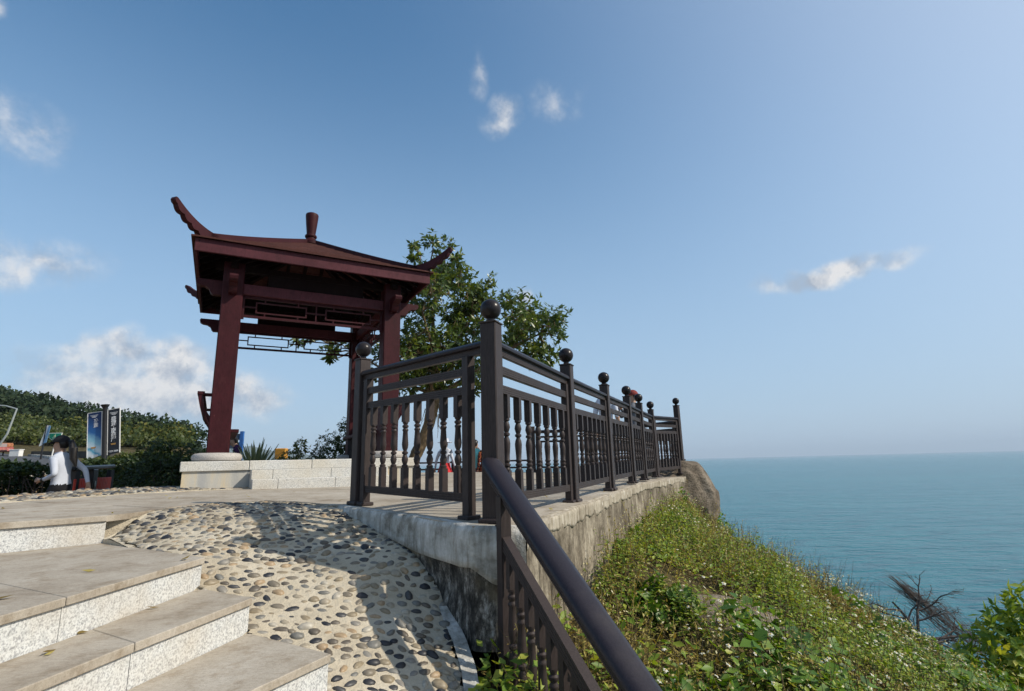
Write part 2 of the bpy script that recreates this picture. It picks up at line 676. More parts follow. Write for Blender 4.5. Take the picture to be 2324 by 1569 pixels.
    M['shade_wood'] = wood('shade_wood', (.011, .0045, .0045), (.02, .009, .008), .8, .3)  # timber nearly black: shade under the roof put into the colour
    # railing: dark brown coated metal with printed grain
    def metal(nm, c, grain, rough, horiz=False):
        t = NT(nm)
        n1 = t.noise(t.coord('obj', (60, 60, 5)), 3, 4, .6)
        n2 = t.noise(t.coord('pos'), 4, 5, .6)
        col = t.ramp(n1, [(.35, tuple(x * .75 for x in c)), (.65, tuple(x * grain for x in c))])
        col = t.mix(t.ramp(n2, [(.52, (0, 0, 0)), (.75, (.18, .18, .18))]), col, (.10, .085, .075))
        rg = t.ramp(n2, [(.3, (rough,) * 3), (.7, (rough + .14,) * 3)])
        t.principled(col, rg, .22, t.bump(n1, .12, .002))
        return t.m
    M['rail'] = metal('railing_brown', (.043, .0325, .0305), 1.25, .42)
    M['rail_gloss'] = metal('railing_gloss', (.017, .0135, .0145), 1.15, .2)
    M['rail_cap'] = metal('handrail_cap', (.024, .0205, .027), 1.1, .33)

    # foliage
    def leaf(nm, stops, rough=.42, trans=.35, spec=.4, per='island'):
        t = NT(nm)
        r = t.n('ShaderNodeNewGeometry').outputs['Random Per Island']
        big = t.noise(t.coord('pos'), .9, 3, .6)
        f = t.math('ADD', t.math('MULTIPLY', r, .72), t.math('MULTIPLY', big, .5))
        f = t.math('SUBTRACT', f, .11, True)
        c = t.ramp(f, stops)
        p = t.nt.nodes.new('ShaderNodeBsdfPrincipled')
        t.l(c, p.inputs['Base Color'])
        p.inputs['Roughness'].default_value = rough
        p.inputs['Specular IOR Level'].default_value = spec
        tr = t.nt.nodes.new('ShaderNodeBsdfTranslucent')
        t.l(t.mix(1.0, c, (1.5, 1.35, .55), 'MULTIPLY'), tr.inputs['Color'])
        mx = t.nt.nodes.new('ShaderNodeMixShader')
        mx.inputs[0].default_value = trans
        t.l(p.outputs[0], mx.inputs[1])
        t.l(tr.outputs[0], mx.inputs[2])
        t.l(mx.outputs[0], t.out.inputs['Surface'])
        return t.m
    M['leaf_tree'] = leaf('tree_leaf', [(0, (.028, .052, .014)), (.35, (.058, .10, .022)), (.7, (.11, .16, .034)), (.9, (.18, .22, .045)), (1, (.28, .30, .055))], .32, .34, .5)
    M['leaf_weed'] = leaf('weed_leaf', [(0, (.06, .12, .013)), (.4, (.16, .26, .028)), (.75, (.31, .37, .05)), (1, (.46, .44, .085))], .5, .35)
    M['leaf_dry'] = leaf('dry_leaf', [(0, (.14, .09, .03)), (.4, (.28, .22, .07)), (.75, (.42, .36, .12)), (1, (.52, .47, .2))], .7, .3, .2)
    M['leaf_vine'] = leaf('vine_leaf', [(0, (.03, .075, .010)), (.4, (.075, .165, .016)), (.75, (.13, .235, .026)), (1, (.21, .29, .05))], .42, .35)
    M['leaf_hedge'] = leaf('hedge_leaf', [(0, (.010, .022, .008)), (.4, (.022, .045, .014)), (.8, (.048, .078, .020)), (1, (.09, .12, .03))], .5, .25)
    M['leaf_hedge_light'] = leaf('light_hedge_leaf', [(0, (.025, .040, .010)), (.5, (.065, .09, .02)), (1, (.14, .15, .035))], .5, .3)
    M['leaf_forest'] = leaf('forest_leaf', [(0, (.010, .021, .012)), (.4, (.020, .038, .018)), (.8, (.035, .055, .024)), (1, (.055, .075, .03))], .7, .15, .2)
    M['leaf_scrub'] = leaf('scrub_leaf', [(0, (.022, .040, .013)), (.4, (.045, .070, .018)), (.7, (.10, .105, .022)), (1, (.17, .14, .03))], .7, .2, .2)
    M['flower'] = leaf('flower_petal', [(0, (.62, .62, .52)), (1, (.82, .82, .76))], .7, .3, .2)
    M['flower_y'] = leaf('flower_yellow', [(0, (.55, .36, .04)), (1, (.7, .5, .06))], .7, .3, .2)
    M['seed'] = leaf('seed_head', [(0, (.40, .34, .17)), (.5, (.55, .50, .28)), (1, (.70, .67, .48))], .8, .25, .1)
    M['agave'] = leaf('agave_leaf', [(0, (.10, .14, .07)), (1, (.22, .25, .12))], .5, .1)
    M['stem'] = simple('dry_stem', (.12, .085, .045), .8, .3)
    # bark
    t = NT('bark')
    n1 = t.noise(t.coord('pos', (1, 1, .35)), 14, 5, .65)
    c = t.ramp(n1, [(.3, (.09, .065, .04)), (.55, (.20, .145, .085)), (.75, (.30, .23, .14))])
    t.principled(c, .9, .15, t.bump(n1, .6, .02))
    M['bark'] = t.m
    M['bark_grey'] = simple('grey_bark', (.085, .068, .06), .9, .35, 14)
    # rock
    t = NT('boulder_rock')
    v = t.coord('pos')
    n1 = t.noise(v, 1.6, 6, .65)
    n2 = t.noise(v, 34, 5, .7)
    c = t.ramp(n1, [(.3, (.12, .098, .074)), (.5, (.22, .18, .135)), (.7, (.34, .29, .225))])
    n5 = t.noise(v, 5.5, 6, .7)
    c = t.mix(.75, c, t.ramp(n2, [(.36, (.30, .29, .28)), (.56, (1, 1, 1))]), 'MULTIPLY')
    c = t.mix(.6, c, t.ramp(n5, [(.36, (.40, .37, .34)), (.56, (1, 1, 1))]), 'MULTIPLY')
    t.principled(c, .88, .2, t.bump(n2, .7, .02, t.bump(n5, .7, .06)))
    M['rock'] = t.m
    # soil
    t = NT('soil')
    v = t.coord('pos')
    n1 = t.noise(v, .8, 6, .6)
    n2 = t.noise(v, 18, 5, .65)
    c = t.ramp(n1, [(.3, (.11, .075, .042)), (.5, (.25, .17, .09)), (.7, (.38, .27, .15))])
    c = t.mix(.5, c, t.ramp(n2, [(.3, (.5, .5, .5)), (.6, (1, 1, 1))]), 'MULTIPLY')
    t.principled(c, .95, .1, t.bump(n2, .5, .03))
    M['soil'] = t.m
    t = NT('slope_soil')
    v = t.coord('pos')
    n1 = t.noise(v, 1.5, 6, .6)
    n2 = t.noise(v, 30, 5, .65)
    c = t.ramp(n1, [(.3, (.032, .030, .014)), (.5, (.075, .062, .028)), (.7, (.15, .115, .058))])
    c = t.mix(.5, c, t.ramp(n2, [(.3, (.5, .5, .5)), (.6, (1, 1, 1))]), 'MULTIPLY')
    t.principled(c, .95, .1, t.bump(n2, .5, .03))
    M['slope_soil'] = t.m
    t = NT('asphalt')
    n2 = t.noise(t.coord('pos'), 30, 4, .6)
    t.principled(t.ramp(n2, [(.3, (.055, .057, .062)), (.7, (.085, .086, .09))]), .85, .3, t.bump(n2, .2, .01))
    M['asphalt'] = t.m
    # sea
    t = NT('sea_water')
    v = t.coord('pos')
    sc = [t.noise(t.coord('pos', (.45, 1.0, 1), (0, 0, rad(10))), s, 4, .6) for s in (.06, .22, .75)]
    h = t.math('ADD', t.math('MULTIPLY', sc[0], 1.0), t.math('ADD', t.math('MULTIPLY', sc[1], .8), t.math('MULTIPLY', sc[2], .30)))
    patch = t.noise(t.coord('pos', (.25, 1, 1)), .012, 4, .6)
    c = t.ramp(patch, [(.3, (.012, .125, .155)), (.7, (.022, .162, .185))])
    wv = t.noise(t.coord('pos', (.38, 1.15, 1), (0, 0, rad(8))), .33, 5, .65)
    c = t.mix(.85, c, t.ramp(wv, [(.34, (.52, .60, .66)), (.52, (1, 1, 1)), (.70, (1.0, 1.0, 1.0))]), 'MULTIPLY')  # wave shading put into the water colour, troughs darker
    c = t.mix(t.ramp(t.noise(t.coord('pos', (.5, 1.6, 1)), .9, 3, .7), [(.785, (0, 0, 0)), (.80, (1, 1, 1))]), c, (.6, .66, .68))
    t.principled(c, .2, .30, t.bump(h, .9, 2.2))
    M['sea'] = t.m
    M['white_paint'] = simple('white_paint', (.72, .71, .68), .6, .12, 8)
    M['black_paint'] = simple('black_paint', (.012, .012, .014), .4, .2, 10)
    M['grey_metal'] = simple('grey_metal', (.42, .45, .44), .45, .15, 8, .05, .5, .3)
    M['red_paint'] = simple('red_paint', (.55, .055, .03), .55, .2, 9)
    M['green_paint'] = simple('green_paint', (.010, .21, .13), .4, .1, 5)
    M['blue_paint'] = simple('blue_paint', (.035, .14, .42), .5, .2, 6)
    M['orange_paint'] = simple('orange_paint', (.50, .24, .03), .5, .2, 9)
    M['skin'] = simple('skin', (.42, .25, .17), .5, .08, 12, .03)
    M['hair'] = simple('hair', (.010, .008, .007), .45, .2, 30)
    M['cloth_white'] = simple('white_cloth', (.50, .53, .60), .85, .06, 9, .25)
    M['cloth_black'] = simple('black_cloth', (.008, .008, .011), .85, .2, 9)
    M['cloth_red'] = simple('red_cloth', (.55, .02, .025), .8, .1, 9)
    M['cloth_teal'] = simple('teal_cloth', (.16, .55, .58), .85, .06, 9)
    M['cloth_grey'] = simple('grey_cloth', (.09, .10, .12), .85, .2, 9)
    t = NT('striped_cloth')
    w = t.nt.nodes.new('ShaderNodeTexWave')
    w.inputs['Scale'].default_value = 14
    t.l(t.coord('obj'), w.inputs['Vector'])
    t.principled(t.ramp(w.outputs['Fac'], [(.4, (.42, .47, .58)), (.6, (.66, .69, .75))]), .85, .2)
    M['cloth_striped'] = t.m
    t = NT('purple_cloth')
    w = t.nt.nodes.new('ShaderNodeTexWave')
    w.bands_direction = 'Z'
    w.inputs['Scale'].default_value = 9
    t.l(t.coord('obj'), w.inputs['Vector'])
    t.principled(t.ramp(w.outputs['Fac'], [(.35, (.012, .008, .03)), (.7, (.075, .02, .085))]), .85, .2)
    M['cloth_purple'] = t.m
    t = NT('patterned_cloth')
    n1 = t.noise(t.coord('obj'), 22, 3, .6)
    t.principled(t.ramp(n1, [(.42, (.02, .012, .01)), (.52, (.22, .04, .02)), (.64, (.35, .14, .05))]), .85, .2)
    M['cloth_pattern'] = t.m
    M['foam'] = simple('foam', (.75, .78, .78), .9, .1, 3)
    return M


M = mk_mats()


# ------------------------------------------------------------------ terrain
SEA = -20.0
FA = np.array([-.13, 3.22])                 # corner post of the railing
FD = np.array([.375, .927])                 # along the seaward railing
FN = np.array([.927, -.375])                # towards the sea


def G(x, y):
    """top of the paved terrace"""
    return -.365 - .02 * x + .008 * y


LAND = np.array([(7, -400), (7, -40), (6.2, -6), (4.3, 2), (4.3, 4.3), (4.6, 5.5), (4.85, 6.65), (4.75, 8), (4.2, 9.2), (4.45, 11.6), (3.6, 14.2), (0, 18.5), (-6, 21), (-14, 25),
                 (-34, 56), (-70, 118), (-100, 175), (-160, 290), (-300, 520), (-600, 800), (-600, -400)], float)


def sd_land(x, y):
    """signed distance to the land polygon, positive inside"""
    P = np.stack([x, y], -1).reshape(-1, 2)
    n = len(LAND)
    best = np.full(len(P), 1e9)
    inside = np.zeros(len(P), bool)
    for i in range(n):
        a, b = LAND[i], LAND[(i + 1) % n]
        ab = b - a
        t = np.clip(((P - a) @ ab) / (ab @ ab), 0, 1)
        dd = np.linalg.norm(P - a - t[:, None] * ab, axis=1)
        best = np.minimum(best, dd)
        c = ((a[1] > P[:, 1]) != (b[1] > P[:, 1]))
        with np.errstate(divide='ignore', invalid='ignore'):
            xi = (b[0] - a[0]) * (P[:, 1] - a[1]) / (b[1] - a[1]) + a[0]
        inside ^= (c & (P[:, 0] < xi))
    return np.where(inside, best, -best).reshape(np.shape(x))


def sstep(a, b, v):
    t = np.clip((v - a) / (b - a), 0, 1)
    return t * t * (3 - 2 * t)


def vnoise(x, y, s, seed=0):
    """cheap smooth value noise"""
    x = np.asarray(x, float) / s + 17.3 * seed
    y = np.asarray(y, float) / s - 9.1 * seed
    xi, yi = np.floor(x).astype(int), np.floor(y).astype(int)
    fx, fy = x - xi, y - yi
    fx, fy = fx * fx * (3 - 2 * fx), fy * fy * (3 - 2 * fy)

    def h(i, j):
        v = np.sin(i * 127.1 + j * 311.7 + seed * 74.7) * 43758.5453
        return v - np.floor(v)
    return (h(xi, yi) * (1 - fx) + h(xi + 1, yi) * fx) * (1 - fy) + (h(xi, yi + 1) * (1 - fx) + h(xi + 1, yi + 1) * fx) * fy


def terrain(x, y):
    x, y = np.asarray(x, float), np.asarray(y, float)
    r = np.hypot(x, y)
    d1 = (x - FA[0]) * FN[0] + (y - FA[1]) * FN[1]
    inland = -1.12 + .0455 * np.clip(r - 9, 0, 90)
    back = sstep(10, 14, y) * sstep(-7, -4, x)
    inland = inland * (1 - back) + (-1.02) * back
    # wooded hill to the left
    q = -x / np.maximum(y, 1.0)
    hq = np.interp(q, [.45, .60, .66, .72, .80, .86, .97, 1.2, 1.6], [.0, .008, .020, .032, .046, .064, .090, .11, .12])
    up = sstep(55, 150, y) * (1 - sstep(170, 420, y))
    hill = np.where(y > 20, hq * 150 * up, 0)
    hill2 = np.where((y <= 20) | (x > 0), 0, hill)
    land = inland + hill2 + (vnoise(x, y, 23, 3) - .5) * 4 * sstep(70, 140, r)
    s1 = (x - FA[0]) * FD[0] + (y - FA[1]) * FD[1]
    slope = -.76 - .50 * np.clip(d1 - .30, 0, 30) - .42 * sstep(4.3, 7.6, s1) * sstep(.3, 1.2, d1) + (vnoise(x, y, .9, 1) - .5) * .16
    w = sstep(.0, .5, d1) * (1 - sstep(11, 15, y))
    land = land * (1 - w) + slope * w
    pit = -1.578 - .231 * x + .194 * y - .17
    near = (1 - sstep(3.6, 4.8, y)) * sstep(-6.5, -4.5, x)
    land = np.where(near > 0, np.minimum(land, pit * near + land * (1 - near)), land)
    sd = sd_land(x, y)
    out = np.clip(-sd, 0, None)
    spur = sstep(.72, .86, x / np.maximum(y, .5))
    fall = (1.5 * (1 - spur) + .46 * spur) * out ** 1.06
    near_edge = np.clip(1.2 - np.abs(sd), 0, 1.2)
    z = np.maximum(land - fall - .12 * near_edge, SEA - 6)
    z = z + (vnoise(x, y, 2.6, 5) - .5) * .8 * sstep(.6, 4, out)
    return z


def graded(a, b, dense_a, dense_b, step, grow=1.13):
    v = list(np.arange(dense_a, dense_b + 1e-6, step))
    s = step
    while v[-1] < b:
        s *= grow
        v.append(v[-1] + s)
    s = step
    lo = [v[0]]
    while lo[-1] > a:
        s *= grow
        lo.append(lo[-1] - s)
    return np.array(lo[:0:-1] + v)


def build_terrain():
    xs = graded(-560, 120, -10, 9, .22, 1.085)
    ys = graded(-60, 620, 0, 16, .22, 1.085)
    X, Y = np.meshgrid(xs, ys)
    Z = terrain(X, Y)
    V = np.stack([X, Y, Z], -1).reshape(-1, 3)
    nx, ny = len(xs), len(ys)
    i = np.arange(nx - 1)[None, :] + nx * np.arange(ny - 1)[:, None]
    F = np.stack([i, i + 1, i + 1 + nx, i + nx], -1).reshape(-1, 4)
    me = fast_mesh('ground', V, F)
    set_smooth(me)
    me.materials.append(M['soil'])
    me.materials.append(M['slope_soil'])
    cx, cy = V[F, 0].mean(1), V[F, 1].mean(1)
    d1 = (cx - FA[0]) * FN[0] + (cy - FA[1]) * FN[1]
    sea = ((d1 > -.4) & (cy < 15)) | (sd_land(cx, cy) < 1.0) | (cy > 30)
    me.polygons.foreach_set('material_index', sea.astype(np.int32))
    put('ground', me, None, kind='structure')


build_terrain()


def build_sea():
    R = 30000.0
    rs = [0, 30, 60, 100, 160, 260, 420, 700, 1200, 2200, 4500, 9000, 17000, R]
    n = 48
    V, F = [(0, 0, SEA)], []
    for r in rs[1:]:
        for k in range(n):
            V.append((r * math.cos(2 * PI * k / n), r * math.sin(2 * PI * k / n), SEA))
    tri = [(0, 1 + k, 1 + (k + 1) % n) for k in range(n)]
    for i in range(len(rs) - 2):
        for k in range(n):
            a, b = 1 + i * n + k, 1 + i * n + (k + 1) % n
            F.append((a, a + n, b + n, b))
    me = bpy.data.meshes.new('sea')
    me.from_pydata(V, [], tri + F)
    put('sea', me, M['sea'], kind='structure')
    # far headland across the bay
    az = np.linspace(-.95, -.28, 90)
    hs = np.interp(az, [-.95, -.62, -.56, -.52, -.49, -.455, -.40, -.36, -.28], [70, 62, 70, 98, 112, 92, 66, 40, 4])
    hs = hs + 9 * np.sin(az * 70) + 5 * np.sin(az * 190 + 1) + RNG.normal(0, 1.6, len(az))
    y0 = 5600.0
    hs = hs * 2.1
    V, F = [], []
    rows = [(-600, 0.0), (-330, .55), (0, 1.0), (700, .6), (1500, 0)]
    for dy, k in rows:
        for a, h in zip(az, hs):
            V.append((a * y0 + dy * .2, y0 + dy, SEA - 2 + (h + 20) * k + (2 if k == 0 else 0)))
    n = len(az)
    for i in range(len(rows) - 1):
        for k in range(n - 1):
            F.append((i * n + k, i * n + k + 1, (i + 1) * n + k + 1, (i + 1) * n + k))
    me = bpy.data.meshes.new('far_hills')
    me.from_pydata(V, [], F)
    set_smooth(me)
    put('far_hills', me, simple('far_woods', (.035, .055, .03), .95, .4, .02, .0), kind='structure')
    # sandy shore strip at the foot of the slope
    V, F = [], []
    for i, t in enumerate(np.linspace(0, 1, 14)):
        x, y = 16 + 14 * t + math.sin(i * 1.7) * .5, 46 - 30 * t + math.cos(i * 2.1)
        V += [(x, y, SEA + .9), (x + 2.2, y + 2.0, SEA + .12)]
        if i:
            F.append((2 * i - 2, 2 * i - 1, 2 * i + 1, 2 * i))


build_sea()


def build_haze():
    t = NT('haze_air')
    v = t.nt.nodes.new('ShaderNodeVolumePrincipled')
    v.inputs['Color'].default_value = (.72, .86, 1.0, 1)
    v.inputs['Density'].default_value = .0001
    v.inputs['Anisotropy'].default_value = 0.0
    t.l(v.outputs[0], t.out.inputs['Volume'])
    mb = MB()
    mb.box((-1500, 9000, (310 + SEA - 9) / 2), (34000, 46000, 310 - SEA + 9))
    mb.build('haze', t.m, kind='stuff')


build_haze()

# ------------------------------------------------------------------ paved terrace
RISERS = [
    [(-2.76, 3.72), (-3.13, 3.33), (-3.62, 2.62), (-4.2, 1.55), (-5.0, .5)],
    [(-1.685, 3.01), (-1.715, 2.2), (-1.76, 1.4), (-1.9, .3), (-2.1, -.8)],
    [(-1.30, 2.77), (-1.42, 2.10), (-1.50, 1.5), (-1.55, .5), (-1.65, -.8)],
    [(-.80, 2.45), (-.97, 2.08), (-1.08, 1.6), (-1.15, .5), (-1.2, -.8)],
    [(-.62, 2.28), (-.70, 1.6), (-.75, .5), (-.8, -.8)],
    [(-.30, 1.9), (-.35, 1.2), (-.4, .5), (-.45, -.8)],
]
TERRACE = [(.05, 3.02), (.16, 3.38), (.86, 5.30), (1.80, 7.86), (2.40, 9.05), (2.78, 9.75), (3.02, 10.25), (3.45, 10.75), (3.30, 11.4), (2.5, 13.2), (.6, 14.6), (-1.2, 14.8), (-3.2, 14.6),
           (-5.9, 11.2), (-6.15, 10.4), (-4.72, 7.62), (-5.10, 7.28), (-5.36, 6.62), (-5.36, 5.65), (-5.5, 4.5), (-6.0, 3.0), (-6.6, 1.0), (-5.0, .6),
           (-4.2, 1.55), (-3.62, 2.62), (-3.13, 3.33), (-2.76, 3.72), (-2.72, 3.90), (-2.717, 4.393), (-2.623, 4.729), (-2.45, 4.93), (-2.294, 5.0), (-1.95, 4.87), (-1.65, 4.64), (-1.42, 4.42),
           (-1.28, 4.25), (-.66, 3.59), (-.24, 3.06)]
RIM_FRONT = [(-1.42, 4.42), (-1.28, 4.25), (-.97, 3.92), (-.66, 3.59), (-.45, 3.33), (-.24, 3.06), (.05, 3.02)]
RIM_SIDE = [(.05, 3.02), (.16, 3.38), (.50, 4.30), (.86, 5.30), (1.32, 6.55), (1.80, 7.86), (2.40, 9.05), (2.78, 9.75), (3.02, 10.25), (3.45, 10.75)]
STRIP = [(-4.55, 4.83), (-4.2, 5.98), (-3.80, 6.62), (-3.55, 6.85), (-3.72, 7.02), (-4.28, 7.02), (-4.72, 7.6), (-5.10, 7.26), (-5.34, 6.62), (-5.34, 5.65), (-5.48, 4.5), (-5.1, 3.6), (-4.9, 3.8)]


def clip_poly(sub, clip):
    """Sutherland-Hodgman, clip polygon convex counter-clockwise"""
    out = list(sub)
    for i in range(len(clip)):
        a, b = clip[i], clip[(i + 1) % len(clip)]
        ins = lambda p: (b[0] - a[0]) * (p[1] - a[1]) - (b[1] - a[1]) * (p[0] - a[0]) >= -1e-9
        inp, out = out, []
        for k in range(len(inp)):
            p, q = inp[k - 1], inp[k]
            ip, iq = ins(p), ins(q)
            if ip != iq:
                d1 = (b[0] - a[0]) * (p[1] - a[1]) - (b[1] - a[1]) * (p[0] - a[0])
                d2 = (b[0] - a[0]) * (q[1] - a[1]) - (b[1] - a[1]) * (q[0] - a[0])
                t = d1 / (d1 - d2)
                out.append((p[0] + t * (q[0] - p[0]), p[1] + t * (q[1] - p[1])))
            if iq:
                out.append(q)
        if not out:
            return []
    return out


def area(p):
    return .5 * sum(p[i - 1][0] * p[i][1] - p[i][0] * p[i - 1][1] for i in range(len(p)))


def in_poly(x, y, poly):
    c = False
    for i in range(len(poly)):
        (x1, y1), (x2, y2) = poly[i - 1], poly[i]
        if (y1 > y) != (y2 > y) and x < (x2 - x1) * (y - y1) / (y2 - y1) + x1:
            c = not c
    return c


def build_terrace():
    mb = MB()
    tin = [tuple(p) for p in TERRACE]
    for i, p in enumerate(tin):          # core stands back from the faced walls
        a_, b_ = np.array(tin[i - 1]), np.array(tin[(i + 1) % len(tin)])
        if p in RIM_FRONT or p in RIM_SIDE or p in RISERS[0]:
            d_ = (b_ - a_) / np.linalg.norm(b_ - a_)
            tin[i] = tuple(np.array(p) - np.array([d_[1], -d_[0]]) * .10)
    mb.prism(tin, lambda x, y: -.84 if (y < 4.6 and x > -1.5) else -1.6, lambda x, y: G(x, y) - .028)
    base = mb.build('terrace', M['mortar'], kind='structure')
    # paving slabs, long side along the seaward edge
    du, dv = .86, 1.25
    for i in range(-9, 9):
        for j in range(-4, 11):
            u0, v0 = i * du, j * dv + (.6 if i % 2 else 0)
            g = .003
            rect = []
            for u, v in ((u0 + g, v0 + g), (u0 + du - g, v0 + g), (u0 + du - g, v0 + dv - g), (u0 + g, v0 + dv - g)):
                p = FA + FN * u + FD * v
                rect.append((p[0], p[1]))
            if area(rect) < 0:
                rect.reverse()
            pl = clip_poly(TERRACE, rect)
            pl2 = []
            for p in pl:
                if not pl2 or math.hypot(p[0] - pl2[-1][0], p[1] - pl2[-1][1]) > 1e-4:
                    pl2.append(p)
            if len(pl2) < 3 or abs(area(pl2)) < .01:
                continue
            cx, cy = sum(p[0] for p in pl2) / len(pl2), sum(p[1] for p in pl2) / len(pl2)
            if cx < -3.3 and cy > 8.6:
                continue
            lift = random.uniform(-.0012, .0012)
            s = MB().prism(pl2, lambda x, y: G(x, y) - .04, lambda x, y: G(x, y) + lift)
            s.build('paving_slab', M['paving'], base)


build_terrace()


def wall_strip(line, ztop, zbot, n_along, n_up, amp, mat, name, parent, out=0.0, ragged=0.0, seed=1, thick=.0):
    """vertical uneven wall face that follows a polyline; ztop, zbot functions of x, y"""
    L = [np.array(p, float) for p in line]
    seg = [np.linalg.norm(L[i + 1] - L[i]) for i in range(len(L) - 1)]
    tot = sum(seg)
    V, F = [], []
    for i in range(n_along + 1):
        s = tot * i / n_along
        k = 0
        while k < len(seg) - 1 and s > seg[k]:
            s -= seg[k]
            k += 1
        p = L[k] + (L[k + 1] - L[k]) * min(1, s / seg[k])
        # smooth normal
        d = L[min(k + 1, len(L) - 1)] - L[k]
        d /= np.linalg.norm(d)
        nrm = np.array([d[1], -d[0]])
        zt, zb = ztop(*p), zbot(*p)
        if ragged:
            zb += ragged * ((vnoise(p[0] * 3 + p[1] * 3, seed, .55, seed) - .5) * 1.3 + (vnoise(p[0] * 9 + p[1] * 9, seed, .6, seed + 2) - .5) * .7)
        if thick:
            q = p - nrm * .05
            V.append((q[0], q[1], zt + .002))
        for j in range(n_up + 1):
            z = zt + (zb - zt) * j / n_up
            o = out + amp * (vnoise(p[0] * 2 + p[1] * 3, z * 2.4, .35, seed) - .5) * 2 + amp * .5 * (vnoise(p[0] * 5 + p[1] * 7, z * 6, .4, seed + 4) - .5)
            if j == 0:
                o -= amp * .6 + .008
            q = p + nrm * o
            V.append((q[0], q[1], z))
        if thick:
            q = p + nrm * (out - thick)
            V.append((q[0], q[1], zb))
    c = n_up + 1 + (2 if thick else 0)
    for i in range(n_along):
        for j in range(c - 1):
            a = i * c + j
            F.append((a, a + 1, a + 1 + c, a + c))
    off = origin_of(parent)
    me = bpy.data.meshes.new(name)
    me.from_pydata([tuple(np.array(v) - off) for v in V], [], F)
    set_smooth(me)
    return put(name, me, mat, parent)


def build_walls():
    w = thing('retaining_wall', 'weathered grey concrete retaining wall with white rim under the railing', 'wall', (.05, 3.02, -1.2))
    wall_strip(RIM_FRONT, lambda x, y: G(x, y) - .03, lambda x, y: -.97 if x > -.6 else -1.1, 60, 14, .02, M['front_wall'], 'front_face', w, out=-.02, seed=3)
    # underside of the undercut corner
    wall_strip(RIM_SIDE, lambda x, y: G(x, y) - .03, lambda x, y: -1.5, 240, 22, .009, M['wall'], 'seaward_face', w, out=-.004, seed=6)
    wall_strip(RIM_FRONT, lambda x, y: G(x, y) + .001, lambda x, y: G(x, y) - .10 - .17 * sstep(-1.2, .0, x), 90, 6, .010, M['rim'], 'rim', w, out=.014, ragged=.15, seed=9, thick=.04)
    wall_strip(RIM_SIDE, lambda x, y: G(x, y) + .001, lambda x, y: G(x, y) - .11, 300, 6, .007, M['rim_side'], 'rim', w, out=.001, ragged=.04, seed=12, thick=.05)


build_walls()

# ------------------------------------------------------------------ cobbled ramp
_RP = np.array([(-2.75, 3.74, -.43), (-2.70, 3.98, -.31), (-2.6, 4.8, -.285), (-2.2, 5.0, -.29), (-1.6, 4.62, -.31), (-1.35, 4.38, -.33), (-.97, 3.9, -.46), (-.67, 3.55, -.58), (-.42, 3.25, -.84), (-.27, 2.9, -.98),
                (-.24, 2.6, -1.06), (-.1, 2.2, -1.2), (-2.66, 3.64, -.415), (-2.45, 3.50, -.447), (-2.25, 3.37, -.465), (-1.95, 3.18, -.50), (-1.67, 3.0, -.60), (-1.3, 2.78, -.76), (-.8, 2.44, -.915), (-.35, 1.9, -1.12), (-2.0, 4.1, -.33), (-1.3, 3.5, -.54)])


def _tps():
    n = len(_RP)
    d = np.linalg.norm(_RP[:, None, :2] - _RP[None, :, :2], axis=2)
    K = np.where(d > 0, d ** 2 * np.log(d + 1e-12), 0) + .004 * np.eye(n)
    P = np.c_[np.ones(n), _RP[:, :2]]
    A = np.block([[K, P], [P.T, np.zeros((3, 3))]])
    return np.linalg.solve(A, np.r_[_RP[:, 2], 0, 0, 0])


_TW = _tps()


def ramp_z(x, y):
    x, y = np.asarray(x, float), np.asarray(y, float)
    d = np.sqrt((x[..., None] - _RP[:, 0]) ** 2 + (y[..., None] - _RP[:, 1]) ** 2) + 1e-12
    z = (d ** 2 * np.log(d)) @ _TW[:-3] + _TW[-3] + _TW[-2] * x + _TW[-1] * y
    return np.minimum(z, G(x, y) - .006)


RAMP = [(-2.77, 3.72), (-2.72, 3.93), (-2.71, 4.393), (-2.62, 4.72), (-2.45, 4.92), (-2.294, 4.99), (-1.95, 4.86), (-1.65, 4.63), (-1.40, 4.44), (-1.24, 4.31), (-.92, 3.98), (-.61, 3.65), (-.40, 3.38),
        (-.31, 3.06), (-.25, 2.85), (-.20, 2.55), (-.12, 2.2), (.05, 1.7), (-.5, 1.55), (-.62, 2.28), (-.83, 2.42), (-1.33, 2.74), (-1.71, 2.97), (-2.23, 3.33)]


def pebble_mesh(k, seg=8):
    r = random.Random(k)
    ph = [r.uniform(0, 6.28) for _ in range(4)]
    V, F = [], []
    rings = [(1.0, -.25), (.98, .22), (.78, .62), (.42, .9)]
    for rr, z in rings:
        for i in range(seg):
            t = 2 * PI * i / seg
            w = 1 + .10 * math.sin(t * 2 + ph[0]) + .08 * math.sin(3 * t + ph[1])
            V.append((rr * w * math.cos(t), rr * w * math.sin(t), z * (1 + .12 * math.sin(t + ph[2]))))
    V.append((0, 0, 1.0))
    for j in range(len(rings) - 1):
        for i in range(seg):
            a, b = j * seg + i, j * seg + (i + 1) % seg
            F.append((a, b, b + seg, a + seg))
    t = (len(rings) - 1) * seg
    for i in range(seg):
        F.append((t + i, t + (i + 1) % seg, t + seg))
    return V, F


